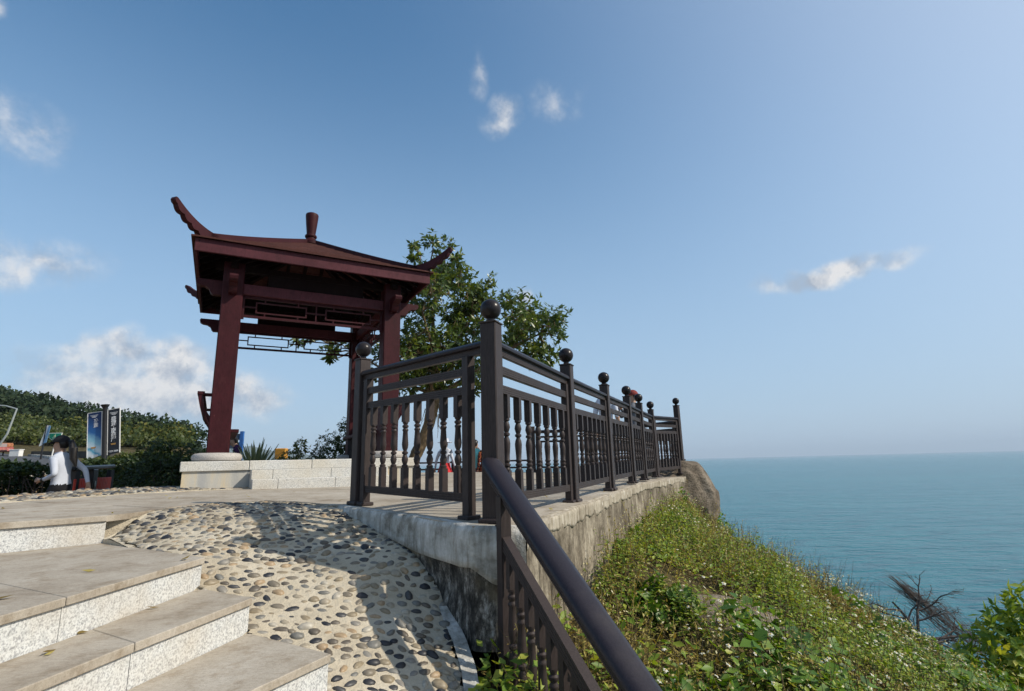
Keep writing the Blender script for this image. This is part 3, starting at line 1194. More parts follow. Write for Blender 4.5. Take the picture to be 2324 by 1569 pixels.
def scatter(poly, rmin, tries, seed):
    r = random.Random(seed)
    xs, ys = [p[0] for p in poly], [p[1] for p in poly]
    cell = rmin
    grid = {}
    pts = []
    for _ in range(tries):
        x, y = r.uniform(min(xs), max(xs)), r.uniform(min(ys), max(ys))
        if not in_poly(x, y, poly):
            continue
        rm = rmin * r.uniform(.86, 1.2)
        i, j = int(x // cell), int(y // cell)
        ok = True
        for a in range(i - 2, i + 3):
            for b in range(j - 2, j + 3):
                for (px, py, pr) in grid.get((a, b), ()):
                    if (px - x) ** 2 + (py - y) ** 2 < ((rm + pr) / 2) ** 2:
                        ok = False
                        break
                if not ok:
                    break
            if not ok:
                break
        if ok:
            grid.setdefault((i, j), []).append((x, y, rm))
            pts.append((x, y, rm))
    return pts


def inset_ok(x, y, poly, d):
    p = np.array([x, y])
    for i in range(len(poly)):
        a, b = np.array(poly[i - 1]), np.array(poly[i])
        ab = b - a
        t = np.clip(((p - a) @ ab) / (ab @ ab + 1e-12), 0, 1)
        if np.linalg.norm(p - a - t * ab) < d:
            return False
    return True


PEB_MESH = []
for _k in range(14):
    _V, _F = pebble_mesh(_k)
    _me = bpy.data.meshes.new('pebble')
    _me.from_pydata(_V, [], _F)
    set_smooth(_me)
    _me.materials.append(M['pebble'])
    PEB_MESH.append((_me, np.array(_V), _F))


def lay_pebbles(parent, poly, zf, rmin, tries, seed, n_obj, size, margin, axis):
    pts = [p for p in scatter(poly, rmin, tries, seed) if inset_ok(p[0], p[1], poly, margin)]
    r = random.Random(seed + 5)
    pts.sort(key=lambda p: (p[0] ** 2 + p[1] ** 2) / (p[2] ** 2))
    off = origin_of(parent)
    SV, SF = [], []
    for k, (x, y, rm) in enumerate(pts):
        e = .02
        z = float(zf(x, y))
        n = Vector((float(zf(x - e, y) - zf(x + e, y)) / (2 * e), float(zf(x, y - e) - zf(x, y + e)) / (2 * e), 1)).normalized()
        a = axis + r.gauss(0, .55)
        tx = Vector((math.cos(a), math.sin(a), 0))
        tx = (tx - n * tx.dot(n)).normalized()
        ty = n.cross(tx)
        sx = size * r.uniform(.78, 1.25) * rm / rmin
        sy = sx * r.uniform(.52, .80)
        sz = sy * r.uniform(.55, .85)
        me, PV, PF = PEB_MESH[r.randrange(len(PEB_MESH))]
        mat = Matrix((tuple(tx * sx) + (0,), tuple(ty * sy) + (0,), tuple(n * sz) + (0,), (0, 0, 0, 1))).transposed()
        c = Vector((x, y, z - .003)) - Vector(off)
        if k < n_obj:
            o = bpy.data.objects.new('pebble', me)
            o.parent = parent
            o.matrix_local = Matrix.Translation(c) @ mat
            link(o)
        else:
            b = len(SV)
            m3 = np.array(mat.to_3x3())
            SV.extend((PV @ m3.T + np.array(c)).tolist())
            SF.extend([tuple(i + b for i in f) for f in PF])
    if SV:
        me = bpy.data.meshes.new('pebbles')
        me.from_pydata(SV, [], SF)
        set_smooth(me)
        o = put('pebbles', me, M['pebble_island'], parent)
        o['kind'] = 'stuff'


def build_ramp():
    # fine grid clipped to the outline
    xs, ys = np.arange(-2.85, .2, .045), np.arange(1.5, 5.1, .045)
    V, F, idx = [], [], {}
    fine = lambda x, y: float(ramp_z(x, y)) + .010 * (float(vnoise(x, y, .16, 4)) - .5) + .008 * (float(vnoise(x, y, .05, 8)) - .5)
    for i, x in enumerate(xs[:-1]):
        for j, y in enumerate(ys[:-1]):
            sq = [(x, y), (xs[i + 1], y), (xs[i + 1], ys[j + 1]), (x, ys[j + 1])]
            ins = [in_poly(px, py, RAMP) for px, py in sq]
            if not any(ins):
                continue
            pl = sq if all(ins) else clip_poly(RAMP, sq)
            f = []
            for p in pl:
                k = (round(p[0], 4), round(p[1], 4))
                if k not in idx:
                    idx[k] = len(V)
                    V.append((p[0], p[1], fine(*p)))
                if idx[k] not in f:
                    f.append(idx[k])
            if len(f) > 2:
                F.append(f)
    # skirt below the outline so the edge has body
    for i in range(len(RAMP)):
        a_, b_ = np.array(RAMP[i - 1]), np.array(RAMP[i])
        for t0 in range(6):
            p_, q_ = a_ + (b_ - a_) * t0 / 6, a_ + (b_ - a_) * (t0 + 1) / 6
            k = len(V)
            V += [(*p_, fine(*p_) - .004), (*q_, fine(*q_) - .004), (*q_, fine(*q_) - .4), (*p_, fine(*p_) - .4)]
            F.append([k, k + 1, k + 2, k + 3])
    me = bpy.data.meshes.new('cobbled_ramp')
    me.from_pydata(V, [], F)
    set_smooth(me)
    o = put('cobbled_ramp', me, M['mortar'], kind='structure')
    lay_pebbles(o, RAMP, lambda x, y: ramp_z(np.float64(x), np.float64(y)), .0490, 150000, 3, 300, .0292, .034, rad(10))
    # pale edging along the open right edge
    line = [(-.44, 3.30), (-.33, 3.06), (-.265, 2.85), (-.21, 2.55), (-.13, 2.2), (.03, 1.7)]
    mb = MB()
    prev = None
    for i in range(len(line) - 1):
        a, b = np.array(line[i]), np.array(line[i + 1])
        for t in np.linspace(0, 1, 7)[:-1] if i < len(line) - 2 else np.linspace(0, 1, 7):
            p = a + (b - a) * t
            d = (b - a) / np.linalg.norm(b - a)
            nr = np.array([-d[1], d[0]])
            z = float(ramp_z(*p))
            w = .055 + .012 * (float(vnoise(p[0], p[1], .1, 2)) - .5)
            ring = [(*(p - nr * .02), z + .012), (*(p + nr * w), z + .006), (*(p + nr * (w + .015)), z - .35), (*(p - nr * .02), z - .35)]
            k = len(mb.v)
            mb.v.extend(ring)
            if prev is not None:
                for q in range(3):
                    mb.f.append((prev + q, prev + q + 1, k + q + 1, k + q))
                    mb.mi.append(0)
            prev = k
    mb.build('kerb', M['rim'], o, smooth=True)
    # the cobbled strip on the far side of the paved walk
    zt = lambda x, y: G(x, y) + .006
    mb = MB()
    mb.prism(STRIP, lambda x, y: G(x, y) - .03, zt)
    s = mb.build('cobbled_strip', M['mortar'], kind='structure')
    lay_pebbles(s, STRIP, zt, .066, 40000, 5, 120, .034, .045, rad(20))


build_ramp()

# ------------------------------------------------------------------ stairs
LEVEL = [-.285, -.455, -.61, -.765, -.92, -1.075, -1.23]


def along(line, s):
    L = [np.array(p, float) for p in line]
    for i in range(len(L) - 1):
        d = np.linalg.norm(L[i + 1] - L[i])
        if s <= d or i == len(L) - 2:
            t = (L[i + 1] - L[i]) / d
            return L[i] + t * s, t
        s -= d


def length(line):
    return sum(math.hypot(line[i + 1][0] - line[i][0], line[i + 1][1] - line[i][1]) for i in range(len(line) - 1))


def build_stairs():
    st = thing('stone_stairs', 'broad granite stairs with pale speckled risers and warm worn treads', 'stairs', (-1.7, 2.4, -1.0))
    core = MB()
    for k in range(1, len(RISERS)):
        front, backl = RISERS[k], RISERS[k - 1]
        n = 14
        lf, lb = length(front), length(backl)
        fp = []
        for i in range(n + 1):
            p, t = along(front, .004 + (lf - .004) * i / n)
            fp.append(tuple(p - np.array([-t[1], t[0]]) * .036))
        bp = [tuple(along(backl, lb * i / n)[0]) for i in range(n + 1)]
        poly = fp + bp[::-1]
        core.prism(poly if area(poly) > 0 else poly[::-1], LEVEL[k] - .5, LEVEL[k] - .034)
    core.build('core', M['mortar'], st)
    joints = {0: [0, .62, 1.8, 3.2], 1: [0, .86, 2.0, 3.4], 2: [0, .66, 1.75, 3.0], 3: [0, .75, 1.6, 3.0], 4: [0, .7, 1.7, 3.0], 5: [0, .8, 1.7, 2.7]}
    for k in range(len(RISERS)):
        front = RISERS[k]
        js = joints[k]
        z1, z0 = LEVEL[k], LEVEL[k + 1]
        for a, b in zip(js[:-1], js[1:]):
            # riser slab
            outer, inner = [], []
            m = 8
            for i in range(m + 1):
                s = a + .0015 + (b - a - .003) * i / m
                p, t = along(front, s)
                nr = np.array([-t[1], t[0]])      # towards the descending side
                outer.append(tuple(p + nr * -.004))
                inner.append(tuple(p - nr * .034))
            poly = outer + inner[::-1]
            if area(poly) < 0:
                poly.reverse()
            MB().prism(poly, z0 - .02, z1 - .0335).build('riser_slab', M['riser'], st)
        if k == 0:
            # nosing edge of the terrace over the top riser
            for a, b in zip(js[:-1], js[1:]):
                outer, inner = [], []
                for i in range(9):
                    p, t = along(front, a + .0015 + (b - a - .003) * i / 8)
                    nr = np.array([-t[1], t[0]])
                    outer.append(tuple(p + nr * .012))
                    inner.append(tuple(p - nr * .30))
                poly = outer + inner[::-1]
                if area(poly) < 0:
                    poly.reverse()
                MB().prism(poly, z1 - .032, z1 + .006).build('tread_slab', M['paving'], st, bevel=.003)
            continue
        backl = RISERS[k - 1]
        for a, b in zip(js[:-1], js[1:]):
            m = 8
            outer, inner = [], []
            for i in range(m + 1):
                s = a + .0015 + (b - a - .003) * i / m
                p, t = along(front, s)
                nr = np.array([-t[1], t[0]])
                outer.append(tuple(p + nr * .010))
                fr = s / length(front)
                q, t2 = along(backl, fr * length(backl))
                n2 = np.array([-t2[1], t2[0]])
                inner.append(tuple(q + n2 * -.001))
            poly = outer + inner[::-1]
            if area(poly) < 0:
                poly.reverse()
            MB().prism(poly, z1 - .032, z1 + random.uniform(-.001, .001)).build('tread_slab', M['paving'], st, bevel=.003)


build_stairs()

# ------------------------------------------------------------------ railings
def v3(p, z):
    return np.array([p[0], p[1], z], float)


def post_parts(root, p, z0, top=1.195, w=.10, yaw_dir=FD, ball=.0675, gloss=True, base_plate=True):
    d = np.array([yaw_dir[0], yaw_dir[1], 0.])
    d /= np.linalg.norm(d)
    ax = (d, np.array([-d[1], d[0], 0]), np.array([0, 0, 1.]))
    mb = MB()
    mb.box((p[0], p[1], z0 + top / 2), (w, w, top), ax)
    post = mb.build('post', M['rail'], root, bevel=.006)
    mb = MB()
    mb.box((p[0], p[1], z0 + top + .004), (w + .012, w + .012, .012), ax)
    mb.build('post_cap', M['rail'], post, bevel=.003)
    if ball:
        prof = [(.030, 0), (.036, .004), (.024, .012), (.024, .022)]
        n = 10
        for i in range(n + 1):
            t = -PI / 2 + .38 + (PI - .38 - .02) * i / n
            prof.append((max(.002, ball * math.cos(t)), .018 + ball + ball * math.sin(t)))
        MB().lathe((p[0], p[1], z0 + top + .010), prof, 20).build('ball_finial', M['rail_gloss'], post, smooth=True)
    if base_plate:
        mb = MB()
        mb.box((p[0], p[1], z0 + .015), (w + .04, w + .04, .032), ax)
        mb.build('base_plate', M['rail'], post, bevel=.008)
    return post


def stile(root, p, z0, h, w, d, plate=True):
    d = np.array([d[0], d[1], 0.])
    ax = (d, np.array([-d[1], d[0], 0]), np.array([0, 0, 1.]))
    MB().box((p[0], p[1], z0 + h / 2), (w, w, h), ax).build('stile', M['rail'], root, bevel=.003)
    if plate:
        MB().box((p[0], p[1], z0 + .013), (w + .045, w + .045, .028), ax).build('base_plate', M['rail'], root, bevel=.006)


def baluster_mesh(Ht, flip, seg=12, sq=.043):
    """square ends, turned middle"""
    mb = MB()
    h = sq / 2
    a, b = Ht * .225, Ht * .76           # turned part between a (from the top) and b
    # measured downwards from the top
    def Z(t):
        return t if flip else Ht - t
    def sqbox(t0, t1):
        z0, z1 = sorted((Z(t0), Z(t1)))
        mb.box((0, 0, (z0 + z1) / 2), (sq, sq, z1 - z0))
    sqbox(0, a)
    sqbox(b, Ht)
    shape = [(-.02, .95), (0, 1.0), (.02, 1.05), (.05, .70), (.065, .70), (.085, 1.08), (.115, 1.08), (.135, .74), (.15, .74), (.17, 1.02), (.195, 1.02), (.215, .82), (.35, .95), (.50, 1.12), (.58, .95), (.63, .62),
             (.645, .62), (.665, 1.02), (.70, 1.02), (.72, .62), (.76, .85), (.82, 1.12), (.88, .95), (.93, .65), (.95, 1.05), (.98, 1.05), (1.0, 1.0), (1.02, .95)]
    prof = [(a + (b - a) * f, h * r) for f, r in shape]
    prof = sorted([(Z(t), r) for t, r in prof])
    mb.lathe((0, 0, 0), [(r, z) for z, r in prof], seg)
    me = bpy.data.meshes.new('baluster')
    me.from_pydata([tuple(p) for p in mb.v], [], mb.f)
    bm = bmesh.new()
    bm.from_mesh(me)
    bmesh.ops.recalc_face_normals(bm, faces=bm.faces)
    bm.to_mesh(me)
    bm.free()
    set_smooth(me, rad(42))
    me.materials.append(M['rail'])
    return me


BAL = {}


def baluster(root, p, zb, zt, d, flip):
    H = zt - zb
    k = (round(H, 2), flip)
    if k not in BAL:
        BAL[k] = baluster_mesh(k[0], flip)
    o = bpy.data.objects.new('baluster', BAL[k])
    o.parent = root
    off = origin_of(root)
    o.location = (p[0] - off[0], p[1] - off[1], zb - off[2])
    o.rotation_euler = (0, 0, math.atan2(d[1], d[0]))
    o.scale = (1, 1, H / k[0])
    link(o)


CAP_PROF = [(-.037, .030), (-.043, .020), (-.040, .006), (-.030, .000), (.030, .000), (.040, .006), (.043, .020), (.037, .030), (.024, .041), (.0, .046), (-.024, .041)]
GROOVE = [(-.020, -.026), (-.020, -.017), (-.0175, -.0155), (-.020, -.014), (-.020, -.003), (-.0175, -.0015), (-.020, 0), (-.020, .011), (-.0175, .0125), (-.020, .014), (-.020, .026),
          (.020, .026), (.020, .014), (.0175, .0125), (.020, .011), (.020, 0), (.0175, -.0015), (.020, -.003), (.020, -.014), (.0175, -.0155), (.020, -.017), (.020, -.026)]


def rail_between(root, p, q, za, zb, ends=(.05, .05), cap=True, n_bal=8, flip=False, stiles=(True, True), drop=0.0, stile_gap=(.075, .075), top_h=1.10, st_w=.055):
    """one fence bay between two posts whose ground is at za and zb"""
    p, q = np.array(p, float), np.array(q, float)
    Ln = np.linalg.norm(q - p)
    d = (q - p) / Ln
    at = lambda s, h: np.array([*(p + d * s), za + (zb - za) * s / Ln + h])
    s0, s1 = ends[0], Ln - ends[1]
    MB().section(at(s0, top_h - .046), at(s1, top_h - .046), CAP_PROF).build('handrail', M['rail_cap'], root, smooth=True)
    MB().section(at(s0, top_h - .046 - .020), at(s1, top_h - .046 - .020), [(a * .85, b * .75) for a, b in GROOVE]).build('under_rail', M['rail'], root)
    a0, a1 = ends[0] + stile_gap[0], Ln - ends[1] - stile_gap[1]
    for f, s in zip(stiles, (a0, a1)):
        if f:
            stile(root, at(s, 0)[:2], at(s, 0)[2], top_h - .085, st_w, d)
    b0, b1 = a0 + st_w / 2, a1 - st_w / 2
    for h in (.918, .797, .13):
        MB().section(at(b0, h), at(b1, h), GROOVE).build('cross_rail', M['rail'], root)
    for i in range(n_bal):
        s = b0 + (b1 - b0) * (i + .5) / n_bal
        g = at(s, 0)
        baluster(root, g[:2], g[2] + .155, g[2] + .772, d, flip)


POSTS = {'A': (-.13, 3.22, -.34), 'B': (-1.285, 4.47, -.302), 'C': (.488, 4.724, -.348), 'D': (1.076, 6.21, -.333), 'E': (1.62, 7.554, -.318), 'F': (2.02, 8.54, -.316), 'G': (2.515, 9.76, -.313), 'H': (3.28, 10.70, -.04)}


def build_railings():
    r = thing('seaward_railing', 'long dark brown baluster railing running along the terrace edge above the sea', 'railing', POSTS['A'])
    keys = 'ACDEFG'
    for k in keys:
        x, y, z = POSTS[k]
        dd = FD if k != 'A' else FD
        post_parts(r, (x, y), z, yaw_dir=dd, w=.105 if k == 'A' else .10)
    nb = {'A': (7, True), 'C': (7, False), 'D': (6, False), 'E': (4, False), 'F': (5, True)}
    for k, m in zip(keys[:-1], keys[1:]):
        a, b = POSTS[k], POSTS[m]
        rail_between(r, a[:2], b[:2], a[2], b[2], n_bal=nb[k][0], flip=nb[k][1], stile_gap=(.035, .045))
    # bay that turns onto the boulder
    g, h = POSTS['G'], POSTS['H']
    post_parts(r, h[:2], h[2], top=1.08, yaw_dir=(.63, .77))
    rail_between(r, g[:2], h[:2], g[2], g[2] + .02, n_bal=7, stile_gap=(.05, .06))
    # railing that closes the far side of the terrace
    r = thing('far_railing', 'dark railing closing the far side of the terrace beyond the boulder', 'railing', (2.3, 13.0, -.28))
    pts = [(3.28, 10.72), (2.75, 12.3), (1.9, 13.55), (.5, 14.5)]
    for i, p in enumerate(pts[1:]):
        post_parts(r, p, G(*p), yaw_dir=(1, .2), ball=.0 if i == 2 else .0675)
    for a, b in zip(pts[:-1], pts[1:]):
        rail_between(r, a, b, G(*a), G(*b), n_bal=7)
    # front bay between the ramp and the terrace
    r = thing('short_railing', 'short dark brown baluster railing bay beside the cobbled ramp', 'railing', POSTS['B'])
    a, b = POSTS['B'], POSTS['A']
    dirn = np.array(b[:2]) - np.array(a[:2])
    dirn /= np.linalg.norm(dirn)
    post_parts(r, a[:2], a[2], yaw_dir=dirn)
    rail_between(r, a[:2], b[:2], a[2], b[2], n_bal=8, stile_gap=(.062, .185), st_w=.062)
    MB().box((a[0] + dirn[0] * .07, a[1] + dirn[1] * .07, a[2] + 1.015), (.04, .03, .03), ((dirn[0], dirn[1], 0), (-dirn[1], dirn[0], 0), (0, 0, 1))).build('rail_bracket', M['grey_metal'], r)
    # stair railing going down towards the viewer
    r = thing('stair_railing', 'dark handrail and balusters sloping down beside the stairs in the foreground', 'railing', (-.10, 3.07, -1.2))
    p0 = np.array([-.125, 3.115, -.050])
    dv = np.array([.615, -1.25, -.85])
    run = math.hypot(dv[0], dv[1])
    dh = np.array([dv[0] / run, dv[1] / run])
    sl = dv[2] / run
    Ltot = 2.35
    at = lambda s, h=0.0: np.array([p0[0] + dh[0] * s, p0[1] + dh[1] * s, p0[2] + sl * s + h])
    prof = [(-.052, .0), (-.062, .012), (-.063, .030), (-.052, .048), (-.028, .058), (.028, .058), (.052, .048), (.063, .030), (.062, .012), (.052, .0)]
    mb = MB()
    for s0_, s1_, k0_ in ((-.03, Ltot, 1.0), (-.052, -.031, .9), (-.066, -.053, .72)):
        mb.section(at(s0_), at(s1_), [(a * k0_, .029 + (b - .029) * k0_) for a, b in prof])
    mb.build('handrail', M['rail_cap'], r, smooth=True)
    MB().section(at(.0, -.033), at(Ltot, -.033), [(a * 1.0, b * 1.1) for a, b in GROOVE]).build('under_rail', M['rail'], r)
    for h in (-.275, -1.05):
        MB().section(at(.05, h), at(Ltot, h), [(a * 1.15, b * 1.15) for a, b in GROOVE]).build('cross_rail', M['rail'], r)
    for s, hh in ((.125, 1.15), (1.22, 1.15), (2.3, 1.15)):
        g = at(s)
        stile(r, g[:2], g[2] - hh, hh - .05, .062, dh, plate=True)
    for i in range(15):
        s = .21 + i * .1005
        if abs(s - 1.22) < .05:
            continue
        g = at(s)
        baluster(r, g[:2], g[2] - 1.03, g[2] - .29, dh, False)
    # lower railing at the cliff edge behind the terrace
    r = thing('cliff_railing', 'plain dark post and rail fence at the cliff edge beyond the terrace', 'railing', (-.8, 16.2, -1.0))
    pts = [(-3.2, 16.6), (-1.9, 16.6), (-.6, 16.4), (.5, 15.9)]
    for p in pts:
        post_parts(r, p, -1.0, top=1.10, w=.08, ball=.055 if p[0] > 0 else 0, base_plate=False)
    for a, b in zip(pts[:-1], pts[1:]):
        for h in (1.06, .86, .62, .2):
            MB().bar(v3(a, -1.0 + h), v3(b, -1.0 + h), .05, .05).build('cross_rail', M['rail'], r)


build_railings()

# ------------------------------------------------------------------ pavilion
PS, PYAW = 3.45, rad(29)
PA = np.array([math.cos(PYAW), math.sin(PYAW), 0])
PB = np.array([-math.sin(PYAW), math.cos(PYAW), 0])
PO = np.array([-4.386, 6.864, 0.])
PZ = np.array([0, 0, 1.])


def PW(u, v, z):
    return PO + PA * u + PB * v + PZ * z


def pbox(mb, u0, u1, v0, v1, z0, z1):
    return mb.box(PW((u0 + u1) / 2, (v0 + v1) / 2, (z0 + z1) / 2), (u1 - u0, v1 - v0, z1 - z0), (PA, PB, PZ))


SIDES = [((0, 0), PA, PB), ((PS, 0), PB, -PA), ((PS, PS), -PA, -PB), ((0, PS), -PB, PA)]   # corner, along, inwards


def build_pavilion():
    pav = thing('pavilion', 'dark red timber pavilion with upturned eaves and a vase-shaped finial', 'pavilion', PW(PS / 2, PS / 2, .12))
    m = .52
    cols = [(m, m), (PS - m, m), (PS - m, PS - m), (m, PS - m)]
    for (u, v) in cols:
        mb = MB()
        pbox(mb, u - .14, u + .14, v - .14, v + .14, .225, 3.04)
        mb.build('column', M['red_wood'], pav, bevel=.012)
        prof = [(.27, .118), (.305, .135), (.318, .165), (.312, .20), (.285, .225), (.24, .234)]
        MB().lathe(PW(u, v, 0), prof, 28).build('column_base', M['drum'], pav, smooth=True)
    # beams with carved ends, cushion boards, lattices
    def corner(i, s, w, z):
        (u0, v0), al, inn = SIDES[i]
        return PW(u0, v0, 0) + al * s + inn * w + PZ * z
    for i in range(4):
        (u0, v0), al, inn = SIDES[i]
        mb = MB()
        mb.box(corner(i, PS / 2, m, 2.657), (PS - 2 * m - .28, .15, .165), (al, inn, PZ))
        beam = mb.build('beam', M['fascia_wood'], pav, bevel=.006)
        mb = MB()
        mb.box(corner(i, PS / 2, m, 2.835), (1.45, .07, .21), (al, inn, PZ))
        mb.build('cushion_board', M['shade_wood'], pav)
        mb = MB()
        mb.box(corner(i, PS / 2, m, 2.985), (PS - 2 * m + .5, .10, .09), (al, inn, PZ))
        mb.build('purlin', M['shade_wood'], pav)
        # carved beam ends outside the columns
        for sgn, s0 in ((-1, m - .14), (1, PS - m + .14)):
            out = [(0, 2.75), (.33, 2.75), (.345, 2.72), (.335, 2.68), (.29, 2.655), (.22, 2.645), (.165, 2.61), (.145, 2.56), (.12, 2.53), (0, 2.53)]
            pts = [corner(i, s0 + sgn * a * 1.0, m, z) for a, z in out]
            MB().plate(pts, inn, .11).build('carved_beam_end', M['red_wood'], pav)
        # hanging lattice
        lat_s0, lat_s1 = m + .14, PS - m - .14
        Wd = lat_s1 - lat_s0
        zt, zb = 2.573, 2.238
        bars = []
        bars.append(((0, zt - .02), (Wd, zt - .02), .035))
        bars.append(((0, zb + .018), (Wd, zb + .018), .036))
        bars.append(((.02, zb - .03), (.02, zt), .035))
        bars.append(((Wd - .02, zb - .03), (Wd - .02, zt), .035))
        zmid = (zt - .038 + zb + .036) / 2
        c = Wd / 2
        t = .020
        bars.append(((c, zb + .036), (c, zt - .038), t))
        for a in (0, 1):
            L0 = .20 if a == 0 else c + .15
            L1 = c - .15 if a == 0 else Wd - .20
            z0_, z1_ = zmid - .078, zmid + .078
            bars += [((L0, z1_), (L1, z1_), t), ((L0, z0_), (L1, z0_), t), ((L0, z0_ - t / 2), (L0, z1_ + t / 2), t), ((L1, z0_ - t / 2), (L1, z1_ + t / 2), t)]
            for s in (L0 + .12, L1 - .12):
                bars += [((s, z1_ + t / 2), (s, zt - .038), t), ((s, zb + .036), (s, z0_ - t / 2), t)]
            bars.append(((.037, zmid), (L0 - t / 2, zmid), t) if a == 0 else ((L1 + t / 2, zmid), (Wd - .037, zmid), t))
            bars.append(((L1 + t / 2, zmid), (c - t / 2, zmid), t) if a == 0 else ((c + t / 2, zmid), (L0 - t / 2, zmid), t))
        lat = None
        for (a, za), (b, zb_), th in bars:
            mb = MB()
            mb.bar(corner(i, lat_s0 + a, m, za), corner(i, lat_s0 + b, m, zb_), th, th if abs(za - zb_) < 1e-6 else th, up=inn)
            o = mb.build('lattice_frame' if lat is None else 'lattice_bar', M['red_wood'], pav if lat is None else lat)
            lat = lat or o
    # eaves boards
    for i in range(4):
        (u0, v0), al, inn = SIDES[i]
        mb = MB()
        mb.box(corner(i, PS / 2, .02, 3.095), (PS - (.0 if i % 2 == 0 else .084), .04, .19), (al, inn, PZ))
        mb.build('eaves_board', M['fascia_wood'], pav, bevel=.005)
    # roof boards laid in courses
    zt0, zap = 3.205, 4.10
    half = PS / 2
    ncrs = 13
    for i in range(4):
        (u0, v0), al, inn = SIDES[i]
        for k in range(ncrs):
            a0, a1 = -.05 + (half + .03) * k / ncrs, -.05 + (half + .03) * (k + 1) / ncrs + .05
            a1 = min(a1, half - .06)
            if a1 <= a0 + .03:
                continue
            zf = lambda a: zt0 + (zap - zt0) * (a / half) ** 1.12 if a > 0 else zt0 + a * .35
            z0_, z1_ = zf(a0) + .022, zf(a1) + .004
            pts_t = [(a0, a0, z0_), (PS - a0, a0, z0_), (PS - a1, a1, z1_), (a1, a1, z1_)]
            top = [corner(i, s, w, z) for s, w, z in pts_t]
            bot = [p - PZ * .022 for p in top]
            mb = MB().add(top + bot, [(0, 1, 2, 3), (7, 6, 5, 4), (0, 4, 5, 1), (1, 5, 6, 2), (2, 6, 7, 3), (3, 7, 4, 0)])
            mb.build('roof_board', M['roof_wood'], pav)
        shade_tri = [corner(i, .06, .06, 3.19), corner(i, PS - .06, .06, 3.19), corner(i, half, half - .01, zap - .02)]
        MB().add(shade_tri + [p - PZ * .006 for p in shade_tri], [(0, 1, 2), (5, 4, 3), (0, 3, 4, 1), (1, 4, 5, 2), (2, 5, 3, 0)]).build('roof_shade_sheet', M['shade_wood'], pav)  # added near-black sheet standing in for the shade under the roof
        # rafters below
        for s in np.linspace(.22, PS - .22, 11):
            reach = min(s, PS - s, half) - .02
            if reach < .12:
                continue
            mb = MB()
            mb.bar(corner(i, s, .045, 3.12), corner(i, s, reach, 3.12 + (zap - 3.21) * reach / half), .05, .07)
            mb.build('rafter', M['shade_wood'], pav)
    # hip ridges with upturned horns
    diag = [(-PA - PB) / math.sqrt(2), (PA - PB) / math.sqrt(2), (PA + PB) / math.sqrt(2), (-PA + PB) / math.sqrt(2)]
    cen = PW(half, half, 0)
    D2 = half * math.sqrt(2)
    for i, dg in enumerate(diag):
        side = np.cross(dg, PZ)
        P = lambda s, z: cen + dg * s + PZ * z
        # ridge beam, slightly sagging
        top, bot = [], []
        for s in np.linspace(.10, D2 - .22, 12):
            w = D2 - s
            a = w / math.sqrt(2)
            z = zt0 + (zap - zt0) * (max(a, 0) / half) ** 1.12
            top.append(P(s, z + .075))
            bot.append(P(s, z - .01))
        mb = MB().plate(top + bot[::-1], side, .085)
        mb.build('hip_ridge', M['red_wood'], pav)
        # horn: smooth upper curve, scalloped belly
        up = []
        for t in np.linspace(0, 1, 12):
            s = D2 - .34 + .70 * t
            z = 3.345 + .02 * t + .235 * t ** 2.2
            up.append((s, z))
        s1, z1 = up[-1]
        tip = [(s1 + .03, z1 + .005), (s1 + .045, z1 - .03), (s1 + .03, z1 - .065)]
        belly = []
        n_sc = 5
        for k in range(n_sc):
            t0, t1 = 1 - k / n_sc * .86, 1 - (k + 1) / n_sc * .86
            for q in np.linspace(.0, 1, 6)[(0 if k == 0 else 1):]:
                t = t0 + (t1 - t0) * q
                s = D2 - .34 + .70 * t
                z = 3.345 + .02 * t + .235 * t ** 2.2
                thick = .085 + .075 * (1 - t)
                bl = .028 * math.sin(PI * q)
                belly.append((s + bl * .5, z - thick - bl))
        belly.append((D2 - .34, 3.215))
        outline = [P(s, z) for s, z in up + tip + belly]
        MB().plate(outline, side, .085).build('upturned_horn', M['red_wood'], pav)
        # hip rafter below
        MB().bar(P(D2 - .05, 3.10), P(.1, 3.98), .08, .12).build('hip_rafter', M['shade_wood'], pav)
    # finial
    prof = [(.15, 4.05), (.155, 4.10), (.12, 4.13), (.085, 4.165), (.082, 4.19), (.10, 4.20), (.108, 4.222), (.10, 4.245), (.078, 4.255), (.082, 4.30), (.098, 4.45), (.112, 4.60), (.116, 4.645), (.108, 4.672), (.085, 4.685), (.02, 4.688)]
    MB().lathe(cen, prof, 24).build('finial', M['red_wood'], pav, smooth=True)
    # benches with curved backrests on two sides
    for i in (1, 3):
        (u0, v0), al, inn = SIDES[i]
        s0, s1 = m + .14, PS - m - .14
        mb = MB()
        mb.box(corner(i, PS / 2, m + .07, .555), (s1 - s0, .36, .05), (al, inn, PZ))
        mb.build('bench_seat', M['red_wood'], pav, bevel=.006)
        mb = MB()
        mb.box(corner(i, PS / 2, m + .12, .33), (s1 - s0, .06, .40), (al, inn, PZ))
        mb.build('bench_apron', M['shade_wood'], pav)
        prof2 = [(m - .08, .50), (m - .10, .62), (m - .17, .76), (m - .25, .88), (m - .28, 1.0), (m - .27, 1.06)]
        for s in np.linspace(s0 - .14, s1 + .14, 17):
            fr = [corner(i, s, w - .022, z) for w, z in prof2]
            bk = [corner(i, s, w + .025, z) for w, z in prof2]
            MB().plate(fr + bk[::-1], al, .038).build('backrest_slat', M['red_wood'], pav)
        for w, z, hh, ww in ((m - .272, 1.075, .045, .09), (m - .225, .83, .03, .03), (m - .105, .60, .04, .05)):
            mb = MB()
            mb.box(corner(i, PS / 2, w, z), (s1 - s0 + .34, ww, hh), (al, inn, PZ))
            mb.build('backrest_rail', M['red_wood'], pav, bevel=.004)
        for s in (s0 - .05, s1 + .05):
            MB().bar(corner(i, s, m - .25, 1.062), corner(i, s, m - .12, 1.062), .045, .045).build('armrest', M['red_wood'], pav)
    return pav


build_pavilion()


